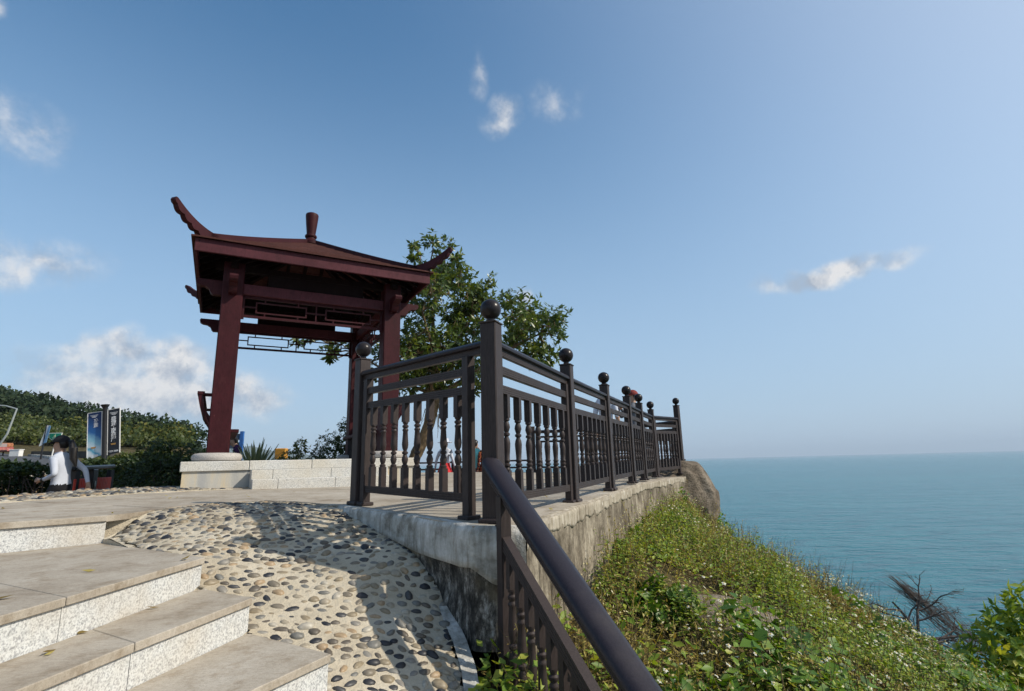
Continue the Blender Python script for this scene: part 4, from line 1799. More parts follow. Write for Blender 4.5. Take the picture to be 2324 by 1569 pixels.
def build_plinth():
    pl = thing('stone_plinth', 'pale granite plinth with two front steps under the red pavilion', 'plinth', PW(PS / 2, .2, -.25))
    e0, e1 = .105, PS - .105
    gz = lambda u, v: G(*PW(u, v, 0)[:2])
    mb = MB()
    pbox(mb, e0 + .03, e1 - .03, e0 + .03, e1 - .03, -.9, -.012)
    mb.build('body', M['plinth_body'], pl)
    # coping stones round the edge
    def run(axis, fixed0, fixed1, a, b, n):
        for k in range(n):
            s0, s1 = a + (b - a) * k / n + .002, a + (b - a) * (k + 1) / n - .002
            mb = MB()
            if axis == 'u':
                pbox(mb, s0, s1, fixed0, fixed1, -.012, .118)
            else:
                pbox(mb, fixed0, fixed1, s0, s1, -.012, .118)
            mb.build('coping_stone', M['plinth'], pl, bevel=.008)
    run('u', e0, e0 + .36, e0, e1, 4)
    run('u', e1 - .36, e1, e0, e1, 4)
    run('v', e0, e0 + .36, e0 + .362, e1 - .362, 3)
    run('v', e1 - .36, e1, e0 + .362, e1 - .362, 3)
    for a in range(4):
        for b in range(4):
            w = (e1 - e0 - .724) / 4
            mb = MB()
            pbox(mb, e0 + .362 + a * w + .002, e0 + .362 + (a + 1) * w - .002, e0 + .362 + b * w + .002, e0 + .362 + (b + 1) * w - .002, -.012, .114)
            mb.build('floor_slab', M['paving'], pl)
    # front steps: end stones and middle stones
    for (v0, z1, u0, u1, joint) in ((-.22, -.008, .93, 2.75, .26), (-.54, -.128, .93, 2.75, .30)):
        edges = [u0, u0 + joint, (u0 + u1) / 2 + .1, u1 - joint, u1]
        for a, b in zip(edges[:-1], edges[1:]):
            mb = MB()
            pbox(mb, a + .0015, b - .0015, v0, e0 if v0 > -.3 else -.222, -.45, z1)
            mb.build('step_stone', M['plinth'], pl, bevel=.006)


build_plinth()

# ------------------------------------------------------------------ vegetation
def unit(a):
    return a / (np.linalg.norm(a, axis=-1, keepdims=True) + 1e-9)


def leaf_arrays(C, D, Nn, Ln, Wd, fold=.22, droop=.12):
    """folded pointed leaves: 5 points, 4 triangles each"""
    C, D, Nn = np.asarray(C, float), unit(np.asarray(D, float)), unit(np.asarray(Nn, float))
    S = unit(np.cross(D, Nn))
    Nn = np.cross(S, D)
    n = len(C)
    Ln = np.broadcast_to(np.asarray(Ln, float), (n,))[:, None]
    Wd = np.broadcast_to(np.asarray(Wd, float), (n,))[:, None]
    mid = C + D * Ln * .45 - Nn * fold * Wd
    left = C + D * Ln * .45 + S * Wd * .5
    right = C + D * Ln * .45 - S * Wd * .5
    tip = C + D * Ln - Nn * droop * Ln
    V = np.stack([C, left, tip, right, mid], 1).reshape(-1, 3)
    b = (np.arange(n) * 5)[:, None]
    F = np.concatenate([b + np.array([[0, 3, 4]]), b + np.array([[0, 4, 1]]), b + np.array([[4, 3, 2]]), b + np.array([[1, 4, 2]])])
    return V, F


def join(parts):
    Vs, Fs, o = [], [], 0
    for V, F in parts:
        Vs.append(V)
        Fs.append(F + o)
        o += len(V)
    return np.concatenate(Vs), np.concatenate(Fs)


def leaf_object(name, arrays, mat, parent=None, **kw):
    V, F = arrays
    V = V - origin_of(parent)
    me = fast_mesh(name, V, F)
    set_smooth(me)
    return put(name, me, mat, parent, **kw)


def rand_unit(n, rng):
    v = rng.normal(size=(n, 3))
    return unit(v)


def rosettes(P, A, rng, n_leaf, Ln, Wd, spread=(.5, 1.25), jit=.3):
    """n_leaf leaves round each twig tip P with axis A"""
    k = len(P)
    A = unit(A)
    ref = rand_unit(k, rng)
    S = unit(np.cross(A, ref))
    T = np.cross(A, S)
    C = np.repeat(P, n_leaf, 0)
    ang = rng.uniform(0, 2 * PI, k * n_leaf)
    el = rng.uniform(spread[0], spread[1], k * n_leaf)
    A2, S2, T2 = (np.repeat(q, n_leaf, 0) for q in (A, S, T))
    rdir = S2 * np.cos(ang)[:, None] + T2 * np.sin(ang)[:, None]
    D = A2 * np.cos(el)[:, None] + rdir * np.sin(el)[:, None]
    D[:, 2] -= rng.uniform(0, .5, len(D))
    Nn = A2 * np.sin(el)[:, None] - rdir * np.cos(el)[:, None] + rand_unit(len(D), rng) * jit
    C = C - A2 * (rng.uniform(0, .07, len(D)))[:, None] * (Ln / .1)
    sc = rng.uniform(.65, 1.2, len(D))
    return leaf_arrays(C, D, Nn, Ln * sc, Wd * sc)


def bent(p, q, rng, n=5, amp=.1):
    p, q = np.array(p, float), np.array(q, float)
    L_ = np.linalg.norm(q - p)
    out = []
    for i in range(n + 1):
        t = i / n
        w = rng.normal(size=3) * amp * L_ * math.sin(PI * t)
        out.append(p + (q - p) * t + w)
    return out


def build_main_tree():
    rng = np.random.default_rng(5)
    t = thing('broadleaf_tree', 'leafy broadleaf tree with forked trunk growing right behind the pavilion', 'tree', (-2.3, 11.8, -.8))
    y0 = 11.8
    trunk = [(-2.32, y0, -.9), (-2.23, y0, .06), (-2.15, y0, .25), (-2.01, y0, .53), (-1.87, y0, .91), (-1.79, y0, 1.3), (-1.80, y0, 1.62)]
    mb = MB().tube(trunk, [.17, .145, .135, .125, .12, .13, .12], 12)
    mb.build('trunk', M['bark'], t, smooth=True)
    blobs = [(-2.33, 5.27, 0.16), (-2.22, 4.76, 0.24), (-1.59, 4.80, 0.32), (-1.43, 5.07, 0.18), (-1.28, 4.62, 0.25), (-1.79, 4.20, 0.50), (-1.12, 4.07, 0.45), (-0.55, 4.16, 0.28), (-2.05, 3.56, 0.55), (-1.33, 3.43, 0.55),
             (-0.71, 3.63, 0.40), (-2.14, 2.82, 0.55), (-1.43, 2.70, 0.50), (-0.77, 2.89, 0.40), (-0.10, 3.50, 0.28), (0.30, 3.12, 0.50), (0.80, 2.95, 0.38), (1.04, 2.74, 0.20), (-0.01, 2.87, 0.38), (0.53, 2.55, 0.40),
             (0.88, 2.43, 0.22), (-0.53, 2.47, 0.28), (-2.33, 2.11, 0.45), (-1.73, 1.99, 0.45), (-1.13, 2.08, 0.35), (-2.64, 2.52, 0.40), (-2.22, 1.60, 0.22), (-1.63, 1.59, 0.22), (-0.93, 1.67, 0.18), (0.82, 2.23, 0.14), (-1.9, 2.4, .5), (-1.2, 2.45, .45), (-2.4, 1.85, .35), (-.7, 2.2, .3)]
    hang = [(-5.30, 3.09, 0.20), (-4.95, 3.10, 0.17), (-4.54, 2.85, 0.23), (-4.27, 2.73, 0.21), (-4.20, 2.46, 0.15), (-4.01, 3.06, 0.26), (-4.56, 3.18, 0.15), (-3.5, 3.0, .3), (-3.2, 2.6, .3)]
    main = {'up': bent((-1.80, y0, 1.55), (-1.75, y0, 3.9), rng, 6, .03), 'left': bent((-1.82, y0, 1.5), (-2.45, y0 + .2, 3.0), rng, 5, .04), 'mid': bent((-1.78, y0, 1.6), (-.9, y0 + .1, 3.4), rng, 5, .05),
            'right': bent((-1.74, y0, 1.55), (.65, y0 - .1, 2.85), rng, 6, .035), 'back': bent((-1.8, y0, 1.55), (-4.2, y0 + .9, 2.95), rng, 6, .03), 'front': bent((-1.8, y0, 1.55), (-1.9, y0 - .9, 3.2), rng, 5, .05)}
    rb = {'up': (.085, .03), 'left': (.07, .025), 'mid': (.07, .025), 'right': (.075, .02), 'back': (.045, .012), 'front': (.06, .02)}
    allpts = []
    for k, pts in main.items():
        r0, r1 = rb[k]
        MB().tube(pts, [r0 + (r1 - r0) * i / (len(pts) - 1) for i in range(len(pts))], 8).build('limb', M['bark'], t, smooth=True)
        allpts += [(p, r0 + (r1 - r0) * i / (len(pts) - 1)) for i, p in enumerate(pts)]
    tips, axes = [], []
    tw = MB()
    for (x, z, r), base_y in [(b, y0) for b in blobs] + [(b, y0 + .8) for b in hang]:
        n_sub = 3 if r > .3 else 1
        for s in range(n_sub):
            dy = rng.normal(0, .55 if r > .25 else .3)
            c = np.array([x, base_y + dy, z]) + (rng.normal(size=3) * r * .25 if n_sub > 1 else 0)
            near = min(allpts, key=lambda q: np.linalg.norm(q[0] - c))
            st = bent(near[0], c, rng, 4, .08)
            tw.tube(st, [min(.028, near[1]), .022, .018, .014, .009], 5)
            k = int(9 + 36 * r * r / .25)
            for _ in range(k):
                d = rng.normal(size=3)
                d /= np.linalg.norm(d)
                p = c + d * r * rng.uniform(.35, 1.08)
                if rng.uniform() < .35:
                    tw.tube([c + (p - c) * .1, (c + p) / 2 + rng.normal(size=3) * .02, p], [.008, .006, .004], 4)
                tips.append(p)
                axes.append(d + np.array([0, 0, .35]))
    tw.build('twigs', M['bark'], t)
    arr = rosettes(np.array(tips), np.array(axes), rng, 6, .140, .060)
    leaf_object('crown', arr, M['leaf_tree'], t)
    # hanging aerial roots and fibre on the trunk
    mb = MB()
    for _ in range(26):
        a = rng.uniform(0, 2 * PI)
        p = np.array([-1.80 + .15 * math.cos(a), y0 - .1 + .15 * math.sin(a), rng.uniform(1.0, 1.65)])
        mb.tube([p, p + np.array([rng.normal() * .03, rng.normal() * .03, -.15]), p + np.array([rng.normal() * .06, rng.normal() * .05, -rng.uniform(.25, .55)])], [.012, .008, .004], 4)
    mb.build('aerial_roots', M['bark'], t)


build_main_tree()


def shrub(name, label, blobs, mat, rng, n_per, leaf, wid, base, cat='shrub', group=None, n_leaf=5, stems=True, stem_mat=None, kind_leaf='foliage'):
    t = thing(name, label, cat, base, group)
    tips, axes = [], []
    mb = MB()
    for (x, y, z, rx, ry, rz) in blobs:
        c = np.array([x, y, z])
        if stems:
            b = np.array(base) + np.array([rng.normal() * .06, rng.normal() * .06, 0])
            mb.tube(bent(b, c, rng, 4, .08), [.022, .018, .014, .010, .007], 5)
        k = int(n_per * rx * rz * 4)
        d = rand_unit(k, rng)
        rr = rng.uniform(.55, 1.06, k)[:, None]
        p = c + d * rr * np.array([rx, ry, rz])
        tips.append(p)
        axes.append(d + np.array([0, 0, .5]))
    if stems:
        mb.build('stems', stem_mat or M['bark_grey'], t)
    leaf_object(kind_leaf, rosettes(np.concatenate(tips), np.concatenate(axes), rng, n_leaf, leaf, wid), mat, t)
    return t


def box_hedge(name, label, p, q, width, z0, z1, mat, rng, n, leaf, group=None):
    """clipped hedge along a line; leaves through the outer shell"""
    p, q = np.array(p, float), np.array(q, float)
    L_ = np.linalg.norm(q - p)
    d = (q - p) / L_
    nr = np.array([-d[1], d[0]])
    t = thing(name, label, 'hedge', ((p[0] + q[0]) / 2, (p[1] + q[1]) / 2, z0), group)
    s = rng.uniform(0, L_, n)
    face = rng.uniform(0, 1, n)
    top = face < .4
    w = np.where(top, rng.uniform(-.5, .5, n), np.where(rng.uniform(0, 1, n) < .6, -.5, .5)) * width
    zz = np.where(top, z1, z0 + (z1 - z0) * rng.uniform(0, 1, n))
    lump = (vnoise(s, w * 2, .45, 6) - .5) * .22 + (vnoise(s, w * 2, .15, 2) - .5) * .12
    zz = zz + np.where(top, lump, 0)
    w = w + np.where(top, 0, lump * np.sign(w))
    P = np.stack([p[0] + d[0] * s + nr[0] * w, p[1] + d[1] * s + nr[1] * w, zz], -1) + rng.normal(0, .03, (n, 3))
    A = np.where(top[:, None], np.array([0, 0, 1.]), np.stack([nr[0] * np.sign(w), nr[1] * np.sign(w), np.full(n, .5)], -1)) + rng.normal(0, .4, (n, 3))
    # dark twiggy heart so that no daylight shows through the clipped mass
    mb = MB()
    for i in range(int(L_ * 16)):
        a = rng.uniform(.05, L_ - .05)
        b0 = rng.uniform(-.3, .3) * width
        x, y = p + d * a + nr * b0
        mb.tube(bent((x, y, z0 - .1), (x + rng.normal() * .12, y + rng.normal() * .12, z1 - .08), rng, 3, .08), [.02, .015, .01, .006], 4)
    mb.build('stems', M['bark_grey'], t)
    inner = P.copy()
    inner[:, :2] = (inner[:, :2] - (p + q) / 2) * .9 + (p + q) / 2
    inner[:, 2] = z0 + (inner[:, 2] - z0) * rng.uniform(.3, .93, n)
    leaf_object('foliage', join([rosettes(P, A, rng, 5, leaf, leaf * .55), rosettes(inner, A, rng, 3, leaf * 1.3, leaf * .8)]), mat, t)
    return t


def tz(x, y):
    return float(terrain(np.array([x]), np.array([y]))[0])


def build_slope_plants():
    rng = np.random.default_rng(21)

    def pts(n, dmin, dmax, smin, smax, keep=None):
        d = rng.uniform(dmin, dmax, n)
        s = rng.uniform(smin, smax, n)
        x = FA[0] + FD[0] * s + FN[0] * d
        y = FA[1] + FD[1] * s + FN[1] * d
        sd = sd_land(x, y)
        ok = (sd > -.35) & (((x - 1.55) / .50) ** 2 + ((y - 4.55) / .50) ** 2 + rng.normal(0, .35, n) > 1) & (((x - 3.2) / .75) ** 2 + ((y - 10.95) / .8) ** 2 > 1) & (y > .35) & ((x / np.maximum(y, .2)) < 1.25) & (np.hypot(x, y) > .8)
        # keep off the stairs and the ramp
        ok &= ~((d < .10) & (s < 0)) & ~((s < -1.3) & (d < .5))
        ok &= (d > .24) | (s < 0)
        x, y, sd, d, s = x[ok], y[ok], sd[ok], d[ok], s[ok]
        return x, y, terrain(x, y), sd, d, s
    # masks
    def dryness(x, y):
        return .62 * vnoise(x, y, 1.3, 7) + .38 * vnoise(x, y, .4, 9)
    def lump(x, y):
        return .30 * np.clip(vnoise(x, y, .85, 41) - .42, 0, 1) + .14 * np.clip(vnoise(x, y, .32, 43) - .45, 0, 1)
    sunv = np.array([SUN.x, SUN.y, SUN.z])
    # 1 low ground cover
    x, y, z, sd, d, s = pts(46000, .25, 5.2, -3.2, 8.6)
    n = len(x)
    D = unit(np.stack([rng.normal(size=n), rng.normal(size=n), rng.uniform(0, .9, n)], -1))
    N_ = unit(np.stack([rng.normal(0, .45, n), rng.normal(0, .45, n), .6 * np.ones(n)], -1) + sunv * .7)
    C = np.stack([x, y, z + rng.uniform(0, .09, n) + lump(x, y) * rng.uniform(.4, 1, n)], -1)
    dr = dryness(x, y) + rng.normal(0, .09, n)
    g, b = dr < .50, dr >= .50
    Ln = rng.uniform(.03, .065, n)
    green = [leaf_arrays(C[g], D[g], N_[g], Ln[g], Ln[g] * .5)]
    dry = [leaf_arrays(C[b], D[b], N_[b], Ln[b] * .9, Ln[b] * .35)]
    # 2 upright weeds with leaf pairs up the stem
    x, y, z, sd, d, s = pts(17000, .26, 4.9, -3.0, 8.4)
    n = len(x)
    h = rng.uniform(.12, .36, n) * (.5 + 1.0 * vnoise(x, y, .7, 2)) * (.45 + .55 * sstep(-.2, 1.0, sd))
    near_gap = (s < .3)
    lean = np.stack([rng.normal(.05, .42, n), rng.normal(-.05, .42, n), np.ones(n)], -1)
    lean = unit(lean)
    z = z + lump(x, y) * .8
    dr = dryness(x, y) + rng.normal(0, .12, n)
    g = dr < .49
    k = 8
    tpos = np.tile((np.arange(k) + .6) / k, n)
    P = np.repeat(np.stack([x, y, z], -1), k, 0) + np.repeat(lean, k, 0) * (np.repeat(h, k) * tpos)[:, None]
    ang = np.repeat(rng.uniform(0, 6.28, n), k) + np.tile(np.arange(k) * 2.4, n)
    el = rng.uniform(-.5, .45, n * k)
    D = np.stack([np.cos(ang) * np.cos(el), np.sin(ang) * np.cos(el), np.sin(el)], -1)
    N_ = np.stack([-np.cos(ang) * np.sin(el), -np.sin(ang) * np.sin(el), np.cos(el)], -1) + rng.normal(0, .25, (n * k, 3)) + sunv * .55
    Ln = rng.uniform(.030, .062, n * k) * (1.25 - .6 * tpos)
    gg = np.repeat(g, k)
    keep_dry = (~gg) & (rng.uniform(0, 1, n * k) < .75)
    green.append(leaf_arrays(P[gg], D[gg], N_[gg], Ln[gg], Ln[gg] * .52))
    dry.append(leaf_arrays(P[keep_dry], D[keep_dry], N_[keep_dry], Ln[keep_dry] * .62, Ln[keep_dry] * .26))
    # stems as thin slivers
    tip = np.stack([x, y, z], -1) + lean * h[:, None] * 1.15
    base = np.stack([x, y, z - .02], -1)
    side = unit(np.stack([rng.normal(size=n), rng.normal(size=n), np.zeros(n)], -1)) * .0022
    V = np.stack([base - side, base + side, tip + side * .5, tip - side * .5], 1).reshape(-1, 3)
    F = (np.arange(n) * 4)[:, None] + np.array([[0, 1, 2, 3]])
    leaf_object('weed_stems', (V, F), M['stem'], kind='stuff')
    # larger leaves at the bottom of the slope, near the viewer
    x, y, z, sd, d, s = pts(6500, .25, 4.6, -3.4, .6)
    n = len(x)
    D = unit(np.stack([rng.normal(size=n), rng.normal(size=n), rng.uniform(-.9, .3, n)], -1))
    N_ = np.stack([rng.normal(0, .5, n), rng.normal(-.3, .5, n), .7 * np.ones(n)], -1) + sunv * .6
    C = np.stack([x, y, z + rng.uniform(.03, .26, n) + lump(x, y)], -1)
    Ln = rng.uniform(.05, .10, n)
    green.append(leaf_arrays(C, D, N_, Ln, Ln * .48))
    # tall wispy stalks with seed heads
    x, y, z, sd, d, s = pts(2600, .3, 4.9, -2.0, 8.4)
    okt = vnoise(x, y, 1.0, 51) > .5
    x, y, z = x[okt], y[okt], z[okt]
    n = len(x)
    hh = rng.uniform(.25, .55, n)
    ln = unit(np.stack([rng.normal(.1, .45, n), rng.normal(0, .45, n), np.ones(n)], -1))
    tp = np.stack([x, y, z], -1) + ln * hh[:, None]
    sdv = unit(np.stack([rng.normal(size=n), rng.normal(size=n), np.zeros(n)], -1)) * .0025
    b0 = np.stack([x, y, z], -1)
    SV = np.stack([b0 - sdv, b0 + sdv, tp + sdv * .5, tp - sdv * .5], 1).reshape(-1, 3)
    leaf_object('tall_stalks', (SV, (np.arange(n) * 4)[:, None] + np.array([[0, 1, 2, 3]])), M['leaf_dry'], kind='stuff')
    kk = 7
    tq = np.repeat(tp, kk, 0) - np.repeat(ln, kk, 0) * rng.uniform(0, .22, n * kk)[:, None]
    dd_ = rand_unit(n * kk, rng) + np.array([0, 0, .4])
    dry.append(leaf_arrays(tq, dd_, rand_unit(n * kk, rng) + sunv, rng.uniform(.018, .04, n * kk), .011))
    leaf_object('weeds', join(green), M['leaf_weed'], kind='stuff')
    leaf_object('dry_weeds', join(dry), M['leaf_dry'], kind='stuff')
    # 3 small daisies
    x, y, z, sd, d, s = pts(2600, .26, 3.6, -1.5, 7.8)
    n = len(x)
    dens = vnoise(x, y, .9, 12)
    okf = dens > .55
    x, y, z = x[okf], y[okf], z[okf]
    n = len(x)
    C = np.stack([x, y, z + rng.uniform(.14, .30, n) + lump(x, y)], -1)
    ax = unit(np.stack([rng.normal(.2, .4, n), rng.normal(-.2, .4, n), np.ones(n)], -1))
    k = 5
    ang = np.tile(np.arange(k) * 2 * PI / k, n) + np.repeat(rng.uniform(0, 6, n), k)
    S = unit(np.cross(ax, np.array([.3, .9, .1])))
    T = np.cross(ax, S)
    D = np.repeat(S, k, 0) * np.cos(ang)[:, None] + np.repeat(T, k, 0) * np.sin(ang)[:, None] - np.repeat(ax, k, 0) * .35
    sz = np.repeat(rng.uniform(.010, .019, n), k)
    leaf_object('daisies', leaf_arrays(np.repeat(C, k, 0), D, np.repeat(ax, k, 0), sz, sz * .75, 0, 0), M['flower'], kind='stuff')
    A0 = rng.normal(size=(n, 3))
    leaf_object('daisy_hearts', leaf_arrays(C + ax * .003 - unit(np.cross(ax, A0)) * .004, np.cross(ax, A0), ax, .009, .009, 0, 0), M['flower_y'], kind='stuff')
    # broad leaves low on the slope
    x, y, z, sd, d, s = pts(5200, 1.2, 4.6, -3.4, 1.6)
    okb = vnoise(x, y, .9, 61) > .42
    x, y, z = x[okb], y[okb], z[okb]
    n = len(x)
    Ln = rng.uniform(.06, .12, n)
    Cb = np.stack([x, y, z + rng.uniform(.05, .25, n) + lump(x, y)], -1)
    leaf_object('broad_leaves', leaf_arrays(Cb, np.stack([rng.normal(size=n), rng.normal(size=n), rng.uniform(-.6, .2, n)], -1), np.stack([rng.normal(0, .4, n), rng.normal(-.2, .4, n), .8 * np.ones(n)], -1) + sunv * .5, Ln, Ln * .8, .12, .2), M['leaf_vine'], kind='stuff')
    # plants in the gap under the undercut wall corner
    n = 520
    x, y = rng.uniform(-.22, .16, n), rng.uniform(2.2, 3.02, n)
    z = terrain(x, y)
    Ln = rng.uniform(.03, .085, n)
    leaf_object('gap_plants', leaf_arrays(np.stack([x, y, z + rng.uniform(.0, .22, n)], -1), np.stack([rng.normal(size=n), rng.normal(size=n), rng.uniform(-.5, .6, n)], -1), np.stack([rng.normal(0, .5, n), rng.normal(-.4, .4, n), np.ones(n)], -1), Ln, Ln * .6), M['leaf_weed'], kind='stuff')
    # pale seed heads in drifts
    x, y, z, sd, d, s = pts(16000, .26, 4.4, -2.2, 8.2)
    oks = (vnoise(x, y, .75, 71) + .5 * vnoise(x, y, .2, 73)) > .82
    x, y, z = x[oks], y[oks], z[oks]
    n = len(x)
    Cs = np.stack([x, y, z + rng.uniform(.10, .32, n) + lump(x, y)], -1)
    leaf_object('seed_heads', leaf_arrays(Cs, rand_unit(n, rng) + np.array([0, 0, .5]), rand_unit(n, rng) * .5 + sunv, rng.uniform(.012, .026, n), .012, 0, 0), M['seed'], kind='stuff')
    # 4 vine over the lip and down the steep face
    parts = []
    n = 26000
    idx = rng.integers(0, 10, n)
    seg = LAND[3:13]
    a = seg[idx]
    b = np.roll(LAND, -1, 0)[3:13][idx]
    tt = rng.uniform(0, 1, n)[:, None]
    pnt = a + (b - a) * tt
    dirn = unit(b - a)
    nrm = np.stack([dirn[:, 1], -dirn[:, 0]], -1)
    o = rng.normal(-.1, .65, n)
    o = np.where(rng.uniform(0, 1, n) < .3, rng.uniform(0, 6.5, n), o)
    pnt = pnt + nrm * o[:, None]
    x, y = pnt[:, 0], pnt[:, 1]
    ok = (y > .5) & (vnoise(x, y, 1.0, 15) + .25 * (o > -.3) > .45) & (o > -1.4)
    x, y, o, nrm = x[ok], y[ok], o[ok], nrm[ok]
    n = len(x)
    z = terrain(x, y)
    C = np.stack([x, y, z + rng.uniform(.02, .22, n) + .55 * np.clip(vnoise(x, y, .8, 19) - .35, 0, 1) * rng.uniform(.5, 1, n)], -1)
    N_ = np.stack([nrm[:, 0] * .2 + rng.normal(0, .45, n), nrm[:, 1] * .2 + rng.normal(-.2, .45, n), .8 * np.ones(n)], -1) + sunv * .5
    D = np.stack([rng.normal(size=n), rng.normal(size=n), rng.uniform(-.8, .1, n)], -1)
    Ln = rng.uniform(.06, .125, n)
    leaf_object('vines', leaf_arrays(C, D, N_, Ln, Ln * .82, .12, .2), M['leaf_vine'], kind='stuff')
    parts_m = []
    spots = [(3.9, 9.4, .35), (4.3, 8.9, .4), (4.6, 8.2, .35), (4.75, 7.6, .42), (4.85, 7.0, .38), (4.8, 6.4, .45), (4.65, 5.8, .4), (4.5, 5.2, .45), (4.3, 4.6, .5), (3.9, 4.0, .4), (3.4, 4.4, .35), (2.6, 3.6, .4), (1.6, 3.3, .4),
             (2.1, 2.9, .45), (1.0, 4.2, .3), (1.2, 5.6, .28), (1.8, 6.9, .3), (2.4, 8.3, .28), (2.9, 6.6, .32), (3.4, 7.9, .3), (.9, 3.1, .35)]
    for (mx, my, mr_) in spots:
        kq = int(330 * mr_)
        dq = rand_unit(kq, rng)
        dq[:, 2] = np.abs(dq[:, 2])
        cq = np.array([mx, my, float(terrain(np.array([mx]), np.array([my]))[0]) - .03])
        Pq = cq + dq * mr_ * rng.uniform(.55, 1.1, (kq, 1)) * np.array([1, 1, .75])
        parts_m.append(rosettes(Pq, dq + np.array([0, 0, .5]), rng, 4, .085, .062))
    leaf_object('leafy_clumps', join(parts_m), M['leaf_vine'], kind='stuff')
    # brown scrub on the lower spur
    x = rng.uniform(8, 40, 16000)
    y = x / rng.uniform(.70, 1.1, 16000)
    sd = sd_land(x, y)
    ok = (sd < -1.5) & (terrain(x, y) > SEA)
    x, y = x[ok], y[ok]
    z = terrain(x, y)
    n = len(x)
    D = np.stack([rng.normal(size=n), rng.normal(size=n), rng.uniform(.2, 1.2, n)], -1)
    Ln = rng.uniform(.15, .4, n)
    g = vnoise(x, y, 3, 3) > .62
    C = np.stack([x, y, z + rng.uniform(0, .3, n)], -1)
    leaf_object('lower_scrub', leaf_arrays(C[~g], D[~g], rand_unit((~g).sum(), rng), Ln[~g], Ln[~g] * .2), simple('brown_scrub', (.105, .07, .055), .9, .3), kind='stuff')
    leaf_object('lower_green', leaf_arrays(C[g], D[g], rand_unit(g.sum(), rng), Ln[g], Ln[g] * .5), M['leaf_weed'], kind='stuff')


build_slope_plants()


